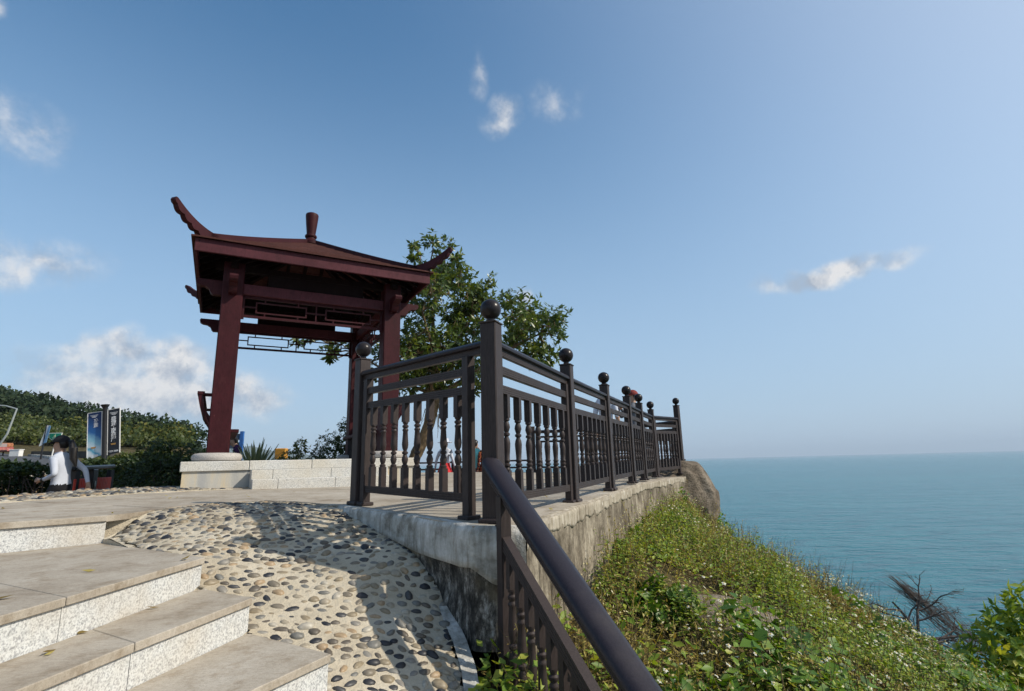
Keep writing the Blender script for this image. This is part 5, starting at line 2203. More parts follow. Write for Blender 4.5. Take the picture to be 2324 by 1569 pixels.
def build_shrubs():
    rng = np.random.default_rng(33)
    # leafy shrub at the right edge
    bl = [(5.75, 7.2, -2.75, .50, .5, .42), (6.15, 7.3, -2.55, .55, .5, .45), (5.95, 7.15, -2.25, .38, .4, .34), (6.25, 7.2, -2.02, .33, .35, .30), (6.40, 7.25, -1.85, .25, .28, .22), (5.55, 7.1, -2.55, .28, .3, .25),
          (6.6, 7.4, -2.4, .5, .5, .5), (6.2, 7.0, -2.95, .55, .4, .35), (6.55, 7.2, -2.9, .5, .5, .5)]
    shrub('leafy_shrub', 'loose light green shrub at the right edge above the water', bl, M['leaf_weed'], rng, 85, .15, .055, (6.1, 7.3, tz(6.1, 7.3)), n_leaf=5)
    # bushes beyond the terrace on the left
    zb = tz(-6.8, 10.6)
    bl = [(-6.9, 10.6, -.15, .62, .55, .62), (-7.35, 10.8, -.25, .5, .5, .5), (-6.45, 10.7, -.2, .5, .5, .5), (-6.9, 10.5, .32, .45, .45, .38), (-7.2, 10.9, .30, .35, .4, .3), (-6.5, 10.9, .28, .35, .35, .28), (-6.95, 10.5, -.55, .75, .55, .4),
          (-6.1, 10.9, -.4, .4, .4, .45)]
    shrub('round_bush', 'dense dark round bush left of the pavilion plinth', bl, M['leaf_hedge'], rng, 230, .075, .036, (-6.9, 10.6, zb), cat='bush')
    bl = [(-4.5, 13.4, .30, .55, .5, .62), (-4.15, 13.3, .65, .36, .4, .42), (-4.85, 13.5, .12, .42, .4, .42), (-4.0, 13.5, .2, .45, .4, .6), (-4.2, 13.2, .98, .15, .2, .22), (-4.6, 13.4, -.3, .8, .5, .5)]
    shrub('back_bush', 'dark green bush between the pavilion columns behind the plinth', bl, M['leaf_hedge'], rng, 230, .085, .036, (-4.4, 13.4, tz(-4.4, 13.4)), cat='bush')
    bl = [(-5.35, 13.0, .22, .35, .35, .34), (-5.15, 12.9, .50, .22, .25, .24), (-5.55, 13.1, .0, .35, .3, .3), (-5.3, 13.0, -.3, .5, .4, .4)]
    shrub('light_bush', 'lighter olive bush beside the agave behind the pavilion', bl, M['leaf_hedge_light'], rng, 220, .08, .035, (-5.35, 13.0, tz(-5.35, 13.0)), cat='bush')
    # agave
    ag = thing('agave', 'spiky pale green agave rising behind the plinth edge', 'agave', (-5.95, 12.4, tz(-5.95, 12.4)))
    c = np.array([-5.95, 12.4, -.24])
    for i in range(34):
        a = 2.4 * i + rng.uniform(-.2, .2)
        el = rng.uniform(.9, 1.42) if i % 4 else rng.uniform(.6, .9)
        L_ = rng.uniform(.75, .98)
        d = np.array([math.cos(a) * math.cos(el), math.sin(a) * math.cos(el), math.sin(el)])
        s = np.cross(d, [0, 0, 1.])
        s /= np.linalg.norm(s)
        nn = np.cross(s, d)
        mb = MB()
        sec = [(0, .032), (.25, .046), (.5, .042), (.75, .026), (1, .002)]
        vs = []
        for t_, w in sec:
            p = c + d * L_ * t_
            vs += [p - s * w + nn * w * .35, p - nn * .008, p + s * w + nn * w * .35, p + nn * .004]
        fs = []
        for k in range(len(sec) - 1):
            for q in range(4):
                fs.append((4 * k + q, 4 * k + (q + 1) % 4, 4 * k + 4 + (q + 1) % 4, 4 * k + 4 + q))
        mb.add(vs, fs)
        mb.build('leaf', M['agave'], ag, smooth=True)
    # hedges
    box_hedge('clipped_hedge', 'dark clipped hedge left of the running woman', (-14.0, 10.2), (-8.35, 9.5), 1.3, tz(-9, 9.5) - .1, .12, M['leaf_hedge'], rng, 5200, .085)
    box_hedge('roadside_hedge', 'low olive hedge beside the road behind the banner pole', (-20.5, 26.5), (-11.5, 17.5), 1.3, -.7, .55, M['leaf_hedge_light'], rng, 4200, .13)
    box_hedge('low_dark_hedge', 'low dark hedge right of the banner pole', (-12.6, 16.8), (-9.0, 14.0), 1.2, -.9, .28, M['leaf_hedge'], rng, 3600, .11)
    # bare tree below the slope
    t = thing('bare_tree', 'leafless grey tree spreading its branches above the shore', 'tree', (9.5, 14.0, -6.0))
    mb = MB().tube([(9.2, 14.0, -6.6), (9.35, 14.0, -5.4), (9.5, 14.0, -4.62), (9.62, 14.0, -4.40)], [.14, .11, .09, .075], 8)
    mb.build('trunk', M['bark_grey'], t, smooth=True)
    mb = MB()

    def branch(p, d, L_, r, lev):
        n = 4
        pts = [np.array(p)]
        dd = np.array(d, float)
        for i in range(n):
            dd = dd + rng.normal(0, .22, 3) * (1 if lev else .6)
            dd /= np.linalg.norm(dd)
            pts.append(pts[-1] + dd * L_ / n)
        mb.tube(pts, [r * (1 - .13 * i) for i in range(n + 1)], 5 if r > .01 else 3)
        if lev < 4:
            for k in range(3 if lev < 3 else 2):
                q = pts[rng.integers(2, n + 1)]
                nd = dd + rng.normal(0, .55, 3)
                nd[2] = nd[2] * .6 + .12
                nd /= np.linalg.norm(nd)
                branch(q, nd, L_ * rng.uniform(.5, .75), r * .55, lev + 1)
    for d in ((-.95, .1, .18), (-.6, -.3, .5), (.8, .2, .22), (.9, -.3, .4), (-.2, .5, .7), (.3, .2, .75)):
        branch((9.6, 14.0, -4.45), d, .95, .045, 0)
    mb.build('branches', M['bark_grey'], t)
    # dead grass plume leaning over the water
    t = thing('dead_brush', 'dry brown brushwood leaning left above the bare tree', 'brushwood', (11.4, 14.4, -5.6))
    mb = MB()
    o0 = np.array([11.5, 14.4, -5.0])
    tipv = np.array([9.4, 14.4, -3.05])
    for i in range(420):
        k = rng.uniform(0, .8)
        p = o0 + (tipv - o0) * k + rng.normal(0, .20, 3) * (1.05 - k)
        L_ = rng.uniform(.25, .9) * (1 if i > 3 else 1.4)
        d = unit((tipv - o0) + rng.normal(0, .28, 3))
        mb.tube([p, p + d * L_ * .5 + rng.normal(0, .02, 3), p + d * L_], [.006, .005, .002], 3)
    mb.tube([np.array([11.9, 14.4, -6.2]), o0, o0 + (tipv - o0) * .5, tipv], [.03, .02, .012, .005], 5)
    mb.build('twigs', M['bark_grey'], t)


build_shrubs()


def build_litter():
    rng = np.random.default_rng(77)
    P, Nn = [], []
    for _ in range(70):
        x, y = rng.uniform(-5.0, 2.0), rng.uniform(3.2, 9.5)
        if in_poly(x, y, TERRACE):
            P.append((x, y, G(x, y) + .006))
    for k in range(1, 4):
        for _ in range(5):
            p, t = along(RISERS[k], rng.uniform(.05, 1.4))
            q = p - np.array([-t[1], t[0]]) * rng.uniform(.03, .35)
            P.append((q[0], q[1], LEVEL[k] + .006))
    P = np.array(P)
    n = len(P)
    D = np.stack([rng.normal(size=n), rng.normal(size=n), rng.uniform(0, .15, n)], -1)
    N_ = np.stack([rng.normal(0, .2, n), rng.normal(0, .2, n), np.ones(n)], -1)
    L_ = rng.uniform(.03, .075, n)
    leaf_object('leaf_litter', leaf_arrays(P, D, N_, L_, L_ * .4, -.15, -.1), M['leaf_dry'], kind='stuff')


build_litter()


def build_forest():
    rng = np.random.default_rng(44)

    def crowns(n, ymin, ymax, qmin, qmax, size, per, mat, name, leafsz, keep=None):
        y = rng.uniform(ymin, ymax, n)
        q = rng.uniform(qmin, qmax, n)
        x = -q * y
        ok = sd_land(x, y) > 2
        if keep is not None:
            ok &= keep(x, y)
        x, y = x[ok], y[ok]
        z = terrain(x, y)
        n = len(x)
        R = size * (.45 + 1.1 * rng.uniform(0, 1, n) ** 1.8)
        d = rand_unit(n * per, rng)
        d[:, 2] = np.abs(d[:, 2]) * 1.0 - .15
        c = np.repeat(np.stack([x, y, z + R * .55], -1), per, 0)
        P = c + d * np.repeat(R, per)[:, None] * rng.uniform(.75, 1.08, (n * per, 1)) * np.array([1, 1, .8])
        D = d * .5 + rng.normal(0, .7, (n * per, 3))
        N_ = d + rng.normal(0, .35, (n * per, 3))
        L_ = leafsz * rng.uniform(.6, 1.4, n * per)
        leaf_object(name, leaf_arrays(P, D, N_, L_, L_ * .75, .1, .1), mat, kind='stuff')
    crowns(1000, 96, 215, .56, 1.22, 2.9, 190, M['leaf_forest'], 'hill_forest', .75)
    crowns(520, 78, 122, .62, 1.2, 2.0, 150, M['leaf_scrub'], 'hill_scrub', .5, keep=lambda x, y: vnoise(x, y, 16, 31) > .40)
    crowns(240, 72, 92, .60, 1.2, 1.5, 150, M['leaf_hedge_light'], 'roadside_bushes', .42)


build_forest()

# ------------------------------------------------------------------ rocks
def rock(name, label, c, r, seed, sub=4, amp=.16, shape=None, cuts=5, mat=None):
    bm = bmesh.new()
    bmesh.ops.create_icosphere(bm, subdivisions=sub, radius=1)
    rr = random.Random(seed)
    planes = []
    for _ in range(cuts):
        n = Vector((rr.gauss(0, 1), rr.gauss(0, 1), rr.gauss(0, .7))).normalized()
        planes.append((n, rr.uniform(.62, .9)))
    for v in bm.verts:
        p = v.co.copy()
        for n, d in planes:
            k = p.dot(n) - d
            if k > 0:
                p -= n * k * .85
        f = 1 + amp * (float(vnoise(p.x * 2 + p.z, p.y * 2 - p.z * .7, .9, seed)) - .5) * 2 + amp * .3 * (float(vnoise(p.x * 7 + p.z * 3, p.y * 7 - p.z * 5, .9, seed + 1)) - .5) * 2
        p *= f
        if shape:
            p = Vector(shape(p))
        v.co = Vector((p.x * r[0], p.y * r[1], p.z * r[2]))
    me = bpy.data.meshes.new(name)
    bm.to_mesh(me)
    bm.free()
    set_smooth(me)
    o = put(name, me, mat or M['rock'], None, label, 'rock')
    o.location = c
    return o


rock('boulder', 'large brown granite boulder at the far end of the terrace wall', (3.16, 10.95, -.95), (.76, .72, .83), 4, 6, .15,
     shape=lambda p: (p.x * (1.0 + .30 * p.z) + .14 * max(p.z, -1) * (1 if p.z < .4 else .2), p.y, p.z * (1 if p.z > 0 else 1.1)), cuts=4)
rock('small_rock', 'small brown rock wedged between the wall foot and the boulder', (3.08, 10.55, -.98), (.34, .34, .30), 8, 4, .14)
rock('slab_rock', 'flat brown rock slab lying in the weeds of the slope', (1.55, 4.55, -1.30), (.55, .55, .20), 13, 4, .12, cuts=6)
rock('buried_rock', 'rounded tan stone half buried in weeds near the wall', (1.35, 5.6, -1.16), (.18, .15, .10), 17, 3, .1)

# ------------------------------------------------------------------ road and the things beyond the terrace
ROAD = [(-95, 70), (-66, 60), (-48, 48), (-35, 35), (-27.5, 26), (-23.5, 18), (-22, 9)]


def spline(pts, n=60):
    P = [np.array(p, float) for p in pts]
    P = [2 * P[0] - P[1]] + P + [2 * P[-1] - P[-2]]
    out = []
    for i in range(1, len(P) - 2):
        for t in np.linspace(0, 1, n // (len(P) - 3), endpoint=False):
            a, b, c, d = P[i - 1:i + 3]
            out.append(.5 * ((2 * b) + (-a + c) * t + (2 * a - 5 * b + 4 * c - d) * t * t + (-a + 3 * b - 3 * c + d) * t ** 3))
    out.append(P[-2])
    return out


def ribbon(name, cl, o0, o1, dz, mat, th=None, **kw):
    V, F = [], []
    for i, p in enumerate(cl):
        d = cl[min(i + 1, len(cl) - 1)] - cl[max(i - 1, 0)]
        d /= np.linalg.norm(d)
        n = np.array([-d[1], d[0]])
        for o in np.linspace(o0, o1, 5):
            q = p + n * o
            V.append((q[0], q[1], tz(q[0], q[1]) + dz))
        if th:
            for o in (o0, o1):
                q = p + n * o
                V.append((q[0], q[1], tz(q[0], q[1]) + dz - th))
    c = 7 if th else 5
    for i in range(len(cl) - 1):
        for k in range(4):
            a = i * c + k
            F.append((a, a + 1, a + 1 + c, a + c))
        if th:
            a = i * c
            F.append((a + 5, a, a + c, a + 5 + c))
            F.append((a + 4, a + 6, a + 6 + c, a + 4 + c))
    me = bpy.data.meshes.new(name)
    me.from_pydata(V, [], F)
    return put(name, me, mat, **kw)


def text_part(body, org, right, up, size, mat, parent, name='lettering', align='CENTER', depth=.002, bold=0.0, spacing=1.0):
    cu = bpy.data.curves.new('lettering', 'FONT')
    cu.body = body
    cu.size = size
    cu.align_x = align
    cu.align_y = 'CENTER'
    cu.extrude = 0
    cu.offset = bold
    cu.space_line = spacing
    tmp = bpy.data.objects.new('lettering_curve', cu)
    link(tmp)
    dg = bpy.context.evaluated_depsgraph_get()
    me = bpy.data.meshes.new_from_object(tmp.evaluated_get(dg))
    bpy.data.objects.remove(tmp)
    bpy.data.curves.remove(cu)
    right, up, org = np.array(right, float), np.array(up, float), np.array(org, float)
    off = origin_of(parent)
    n = np.cross(right, up)
    co = np.zeros(len(me.vertices) * 3, np.float32)
    me.vertices.foreach_get('co', co)
    co = co.reshape(-1, 3)
    W = org - off + co[:, :1] * right + co[:, 1:2] * up + n * depth
    me.vertices.foreach_set('co', W.astype(np.float32).ravel())
    me.materials.clear()
    me.update()
    return put(name, me, mat, parent)


def build_left():
    cl = spline(ROAD, 66)
    ribbon('road', cl, -4.2, 4.2, .05, M['asphalt'], kind='structure')
    ribbon('road_line', [p for p in cl], -.08, .08, .056, M['white_paint'], kind='structure')
    # kerb stones along the outer side
    k = thing('road_kerb', 'pale curved kerb along the outer side of the road', 'kerb', (*cl[30], tz(*cl[30])))
    alt = [M['white_paint'], simple('kerb_grey', (.22, .22, .21), .8, .2)]
    fine = spline(ROAD, 240)
    s_i = 0
    for i in range(70, len(fine) - 3, 3):
        a, b = fine[i], fine[i + 3]
        d = (b - a) / np.linalg.norm(b - a)
        n = np.array([-d[1], d[0]])
        p, q = a + n * 4.35, b + n * 4.35
        mb = MB().bar((p[0], p[1], tz(*p) + .10), (q[0] - d[0] * .03, q[1] - d[1] * .03, tz(*q) + .10), .3, .3)
        mb.build('kerb_stone', M['rim'] if s_i % 4 else alt[1], k)
        s_i += 1
    # white road block and dark low wall behind the cart
    z = tz(-49.5, 53)
    t = thing('white_block', 'white concrete road block beside the red cart', 'barrier', (-49.2, 53, z))
    MB().box((-49.2, 53, z + .35), (1.0, .5, .66), None).build('block', M['white_paint'], t, bevel=.04)
    MB().box((-49.2, 53, z + .70), (1.1, .58, .07), None).build('cap', M['white_paint'], t, bevel=.02)
    z = tz(-45, 54)
    t = thing('low_wall', 'dark low wall along the far side of the road', 'wall', (-44, 54, z))
    MB().bar((-48.4, 54.0, z + .25), (-37, 49.5, tz(-37, 49.5) + .25), .4, .8).build('wall_body', simple('dark_concrete', (.05, .048, .043), .9, .3), t)
    # small red three-wheeled cart seen from behind
    x, y = -52.6, 55.2
    z = tz(x, y) + .05
    t = thing('red_cart', 'small faded red three-wheeled cart at the left edge of the road', 'cart', (x, y, z))
    f = np.array([-x, -y, 0]) / math.hypot(x, y)           # towards the viewer
    r_ = np.array([-f[1], f[0], 0])
    r_ = -r_ if r_[0] < 0 else r_
    ax = (r_, f, (0, 0, 1))
    W = lambda a, b, c: np.array([x, y, z]) + r_ * a + f * b + np.array([0, 0, c])
    MB().box(W(0, 0, .62), (1.45, 1.9, .42), ax).build('body', M['cloth_pattern'] if False else simple('faded_red', (.34, .07, .06), .6, .45, 5), t, bevel=.05)
    MB().box(W(0, .97, .60), (1.30, .05, .34), ax).build('tailgate', simple('faded_pink', (.42, .14, .12), .6, .4, 7), t, bevel=.01)
    MB().box(W(0, 1.0, .50), (.52, .04, .09), ax).build('number_plate', M['black_paint'], t)
    MB().box(W(0, -.5, 1.05), (1.35, .9, .5), ax).build('canopy', simple('faded_awning', (.32, .13, .06), .8, .5, 6), t, bevel=.1)
    MB().box(W(-.12, .0, 1.06), (.62, .04, .36), ax).build('window', simple('hazy_glass', (.32, .28, .27), .2, .1), t)
    for a in (-.62, .62):
        MB().lathe(W(a, .5, .28), [(.27, -.07), (.29, -.03), (.29, .03), (.27, .07)], 16, (f, (0, 0, 1), r_)).build('wheel', M['black_paint'], t, smooth=True)
    MB().lathe(W(0, -1.1, .28), [(.26, -.06), (.28, -.03), (.28, .03), (.26, .06)], 16, (f, (0, 0, 1), r_)).build('wheel', M['black_paint'], t, smooth=True)
    # grey street lamp
    x, y = -51.6, 53.0
    z = tz(x, y)
    t = thing('street_lamp', 'grey street lamp whose arm leaves the picture on the left', 'lamp post', (x, y, z))
    tx_, tzz = -49.9, 6.55
    MB().tube([(x, y, z), (tx_ - .55, y, 4.0), (tx_, y, tzz)], [.10, .09, .07], 10).build('pole', M['grey_metal'], t, smooth=True)
    MB().tube([(tx_, y, tzz - .05), (tx_ - 1.2, y, tzz + .30), (tx_ - 2.4, y, tzz + .42)], [.07, .06, .06], 8).build('arm', M['grey_metal'], t, smooth=True)
    MB().box((tx_ - 2.8, y, tzz + .42), (.9, .3, .14)).build('lamp_head', M['grey_metal'], t, bevel=.04)
    # small far banner and green sign
    x, y = -40.0, 45.0
    z = tz(x, y)
    t = thing('small_banner', 'narrow pale banner on a leaning post beside the green sign', 'banner', (x, y, z))
    zz = lambda v: (1076 - v) / 1200 * 45
    MB().tube([(x + .35, y, z), (x + .42, y, zz(966))], [.07, .06], 8).build('pole', M['black_paint'], t, smooth=True)
    MB().plate([(-39.95, y, zz(1014)), (-39.62, y, zz(1011)), (-39.35, y, zz(968)), (-39.55, y, zz(968))], (0, 1, 0), .06).build('panel', M['white_paint'], t)
    MB().plate([(-39.58, y - .06, zz(1008)), (-39.35, y - .06, zz(1006)), (-39.18, y - .06, zz(969)), (-39.33, y - .06, zz(968))], (0, 1, 0), .05).build('panel', simple('banner_blue', (.10, .20, .33), .5, .4, 2), t)
    x, y = -39.2, 45.5
    t = thing('green_sign', 'green sign board with cut lower corners on a white pole', 'sign', (x, y, tz(x, y)))
    MB().tube([(x, y, tz(x, y)), (x + .15, y, zz(1000))], [.05, .05], 8).build('pole', M['white_paint'], t, smooth=True)
    cx, cz = x + .12, zz(992)
    ol = [(-.52, .30), (.56, .30), (.54, -.10), (.30, -.30), (-.26, -.30), (-.52, -.10)]
    MB().plate([(cx + a, y - .08, cz + b) for a, b in ol], (0, 1, 0), .05).build('board', M['white_paint'], t)
    MB().plate([(cx + .015 + a * .90, y - .115, cz + b * .84) for a, b in ol], (0, 1, 0), .03).build('face', M['green_paint'], t)
    # emblem like a small sail over a line of characters
    MB().plate([(cx - .10, y - .14, cz + .0), (cx + .08, y - .14, cz - .03), (cx + .07, y - .14, cz + .20), (cx + .01, y - .14, cz + .10)], (0, 1, 0), .01).build('emblem', simple('emblem_yellow', (.62, .68, .40), .5, .1), t)
    text_part('A35C', (cx + .02, y - .14, cz - .13), (1, 0, 0), (0, 0, 1), .17, M['white_paint'], t)
    # banner pole with two printed banners
    px, py = -15.35, 20.0
    pz = tz(px, py)
    t = thing('banner_pole', 'black lamp pole carrying a blue and white banner and a black banner', 'banner pole', (px, py, pz))
    zq = lambda v, Y=20.0: (1074.5 - v) / 1200 * Y * 1.0
    MB().lathe((px, py, 0), [(.09, pz - .1), (.085, 1.0), (.07, 2.40), (.075, 2.42), (.14, 2.53), (.15, 2.55), (.02, 2.555)], 14).build('pole', M['black_paint'], t, smooth=True)
    t1 = NT('banner_print')
    co = t1.nt.nodes.new('ShaderNodeNewGeometry').outputs['Position']
    sep = t1.nt.nodes.new('ShaderNodeSeparateXYZ')
    t1.l(co, sep.inputs[0])
    n = t1.noise(t1.coord('pos', (1.2, 1, 2.0)), 2.4, 5, .6)
    h = t1.math('ADD', sep.outputs['Z'], t1.math('ADD', t1.math('MULTIPLY', n, .36), t1.math('MULTIPLY', sep.outputs['X'], .42)))
    # flat print: dark foot, white surf, blue water, navy top
    h2 = t1.math('ADD', h, 7.15)
    pc = t1.ramp(t1.math('MULTIPLY', h2, .34, True), [(.24, (.014, .017, .025)), (.30, (.02, .03, .05)), (.32, (.68, .76, .80)), (.47, (.70, .78, .82)), (.52, (.05, .33, .50)), (.56, (.60, .72, .78)), (.64, (.25, .50, .62)), (.74, (.02, .12, .35)), (.92, (.008, .03, .11))])
    t1.principled(pc, .45, .4)
    navy = simple('banner_navy', (.014, .017, .024), .45, .15, 2, .0)
    for nm, x0, x1, zt0_, zb0_, zt1_, zb1_, mat, lab in (('banner', -15.98, -15.47, zq(936), zq(1040), zq(935), zq(1034), t1.m, 'blue and white surf banner'), ('banner', -15.23, -14.80, zq(935), zq(1036), zq(934), zq(1034), navy, 'black banner with white characters')):
        MB().plate([(x0, py, zb0_), (x1, py, zb1_), (x1, py, zt1_), (x0, py, zt0_)], (0, 1, 0), .012).build(nm, mat, t, label=lab)
        for (a, za, b, zb) in ((x0 - .012, zb0_, x0 - .012, zt0_), (x1 + .012, zb1_, x1 + .012, zt1_)):
            MB().bar((a, py, za), (b, py, zb), .024, .03, up=(0, 1, 0)).build('banner_frame', M['white_paint'], t)
        MB().bar((x0, py, zt0_ + .01), (px, py, zt0_ + .01) if x0 < px else (x1, py, zt1_ + .01), .02, .02).build('banner_frame', M['white_paint'], t)
    wp = simple('print_white', (.80, .80, .80), .5, .04, 3, 0)
    gold = simple('print_gold', (.42, .23, .06), .5, .1, 5, 0)
    R_, U_ = (1, 0, 0), (0, 0, 1)
    cxr = -15.015
    for i, ch in enumerate('盛润·南燕湾'):
        zc = (zq(957), zq(968), zq(975), zq(983), zq(993), zq(1003))[i]
        text_part(ch, (cxr, py, zc), R_, U_, .20, wp, t, depth=.012, bold=.004)
    for cxb, gz_, pzz in ((cxr, 1013, 1029), (-15.75, 1015, 1033)):
        MB().plate([(cxb - .08, py - .012, zq(gz_) - .03), (cxb + .07, py - .012, zq(gz_) - .03), (cxb + .09, py - .012, zq(gz_) + .03), (cxb - .10, py - .012, zq(gz_) + .03)], (0, 1, 0), .006).build('print_mark', gold, t)
        text_part('6229 2888', (cxb, py, zq(pzz)), R_, U_, .085, wp, t, depth=.012, bold=.002)
        for wl, zl in ((.30, 942), (.22, 944.5), (.14, 946.5)):
            MB().box((cxb, py - .010, zq(zl)), (wl, .004, .016)).build('print_mark', wp, t)
    for i, ch in enumerate('盛润'):
        text_part(ch, (-15.68, py, (zq(956), zq(966))[i]), R_, U_, .18, wp, t, depth=.012, bold=.003)
    t.location.x += .22          # the pole itself leans to the left
    t.rotation_euler = (0, -.125, 0)
    # red slatted barrier with black beam
    t = thing('slatted_barrier', 'red slatted barrier under a black beam beside the running woman', 'barrier', (-7.7, 9.6, -1.1))
    a, b = np.array([-6.95, 8.55]), np.array([-8.25, 11.05])
    d = b - a
    Lb = np.linalg.norm(d)
    d /= Lb
    nrm = np.array([d[1], -d[0]])
    nrm = nrm if nrm @ np.array([7., -9.]) > 0 else -nrm
    at = lambda s, z, o=0.0: np.array([*(a + d * s + nrm * o), z])
    MB().bar(at(-.25, .075), at(Lb + .05, .13), .12, .075).build('beam', M['black_paint'], t, bevel=.02)
    for s, w, o in ((.03, .10, 0), (Lb - .02, .10, 0)):
        MB().bar(at(s, -1.2), at(s, .06), .09, .09, up=(0, 1, 0)).build('leg', M['black_paint'], t)
    MB().box(at(1.05, -.52), (.36, .16, 1.18), ((d[0], d[1], 0), (nrm[0], nrm[1], 0), (0, 0, 1))).build('centre_panel', M['black_paint'], t, bevel=.01)
    MB().lathe(at(1.05, -.19, .085), [(.055, 0), (.06, .006), (.045, .01), (.01, .011)], 18, ((d[0], d[1], 0), (0, 0, 1), (nrm[0], nrm[1], 0))).build('round_badge', M['grey_metal'], t, smooth=True)
    s = -.05
    i = 0
    while s < Lb - .1:
        if not (.80 < s < 1.22):
            MB().box(at(s + .055, -.58, .02), (.105, .03, 1.0), ((d[0], d[1], 0), (nrm[0], nrm[1], 0), (0, 0, 1))).build('red_slat', M['red_paint'], t, bevel=.008)
        s += .135
        i += 1
    MB().box(at(.36, -.34, .045), (.26, .012, .22), ((d[0], d[1], 0), (nrm[0], nrm[1], 0), (0, 0, 1))).build('notice', simple('pink_white', (.66, .60, .62), .6, .05), t)
    cz_ = -.34
    dia = [(0, .055), (.075, -.01), (.04, -.065), (-.05, -.065), (-.075, -.01)]
    for k in range(5):
        if k == 2:
            continue
        p, q = dia[k], dia[(k + 1) % 5]
        MB().bar(at(.36 + p[0], cz_ + p[1], .053), at(.36 + q[0], cz_ + q[1], .053), .012, .004, up=(nrm[0], nrm[1], 0)).build('notice_mark', M['black_paint'], t)
    # dark mulch bank in front of the barrier
    # blue slatted frame and yellow box behind the pavilion
    x, y = -7.35, 14.0
    z = tz(x, y)
    t = thing('blue_frame', 'blue slatted metal frame behind the bowed man', 'frame', (x, y, z))
    for xx, w in ((-7.13, .09), (-7.62, .07)):
        MB().box((xx, y, (z + .98) / 2), (w, .06, .98 - z)).build('post', M['blue_paint'], t)
    for zz_ in (.84, .62, .36):
        MB().box((-7.37, y, zz_), (.44, .03, .16)).build('slat', simple('blue_grey', (.055, .08, .12), .6, .2), t)
    x, y = -6.5, 15.0
    t = thing('orange_box', 'small orange box beside the olive bush', 'box', (x, y, tz(x, y)))
    MB().box((x, y, .40), (.30, .2, .30)).build('body', M['orange_paint'], t, bevel=.02)
    MB().tube([(x, y, tz(x, y)), (x, y, .12)], .04, 8).build('pole', M['black_paint'], t)


build_left()

# ------------------------------------------------------------------ people
BONES = {
    'pelvis': ((0, 0, .93), .125), 'belly': ((.01, 0, 1.06), .108), 'chest': ((.0, 0, 1.28), .125), 'upper': ((-.01, 0, 1.40), .09), 'neck': ((.0, 0, 1.475), .05), 'jaw': ((.025, 0, 1.545), .066), 'skull': ((.005, 0, 1.625), .086), 'crown': ((.0, 0, 1.695), .05),
    'sh': ((-.01, .155, 1.395), .062), 'el': ((-.03, .215, 1.12), .043), 'wr': ((.03, .225, .885), .029), 'palm': ((.045, .225, .83), .034),
    'hip': ((0, .085, .89), .092), 'kn': ((.02, .095, .49), .058), 'an': ((-.02, .10, .09), .042), 'toe': ((.13, .105, .035), .036),
}


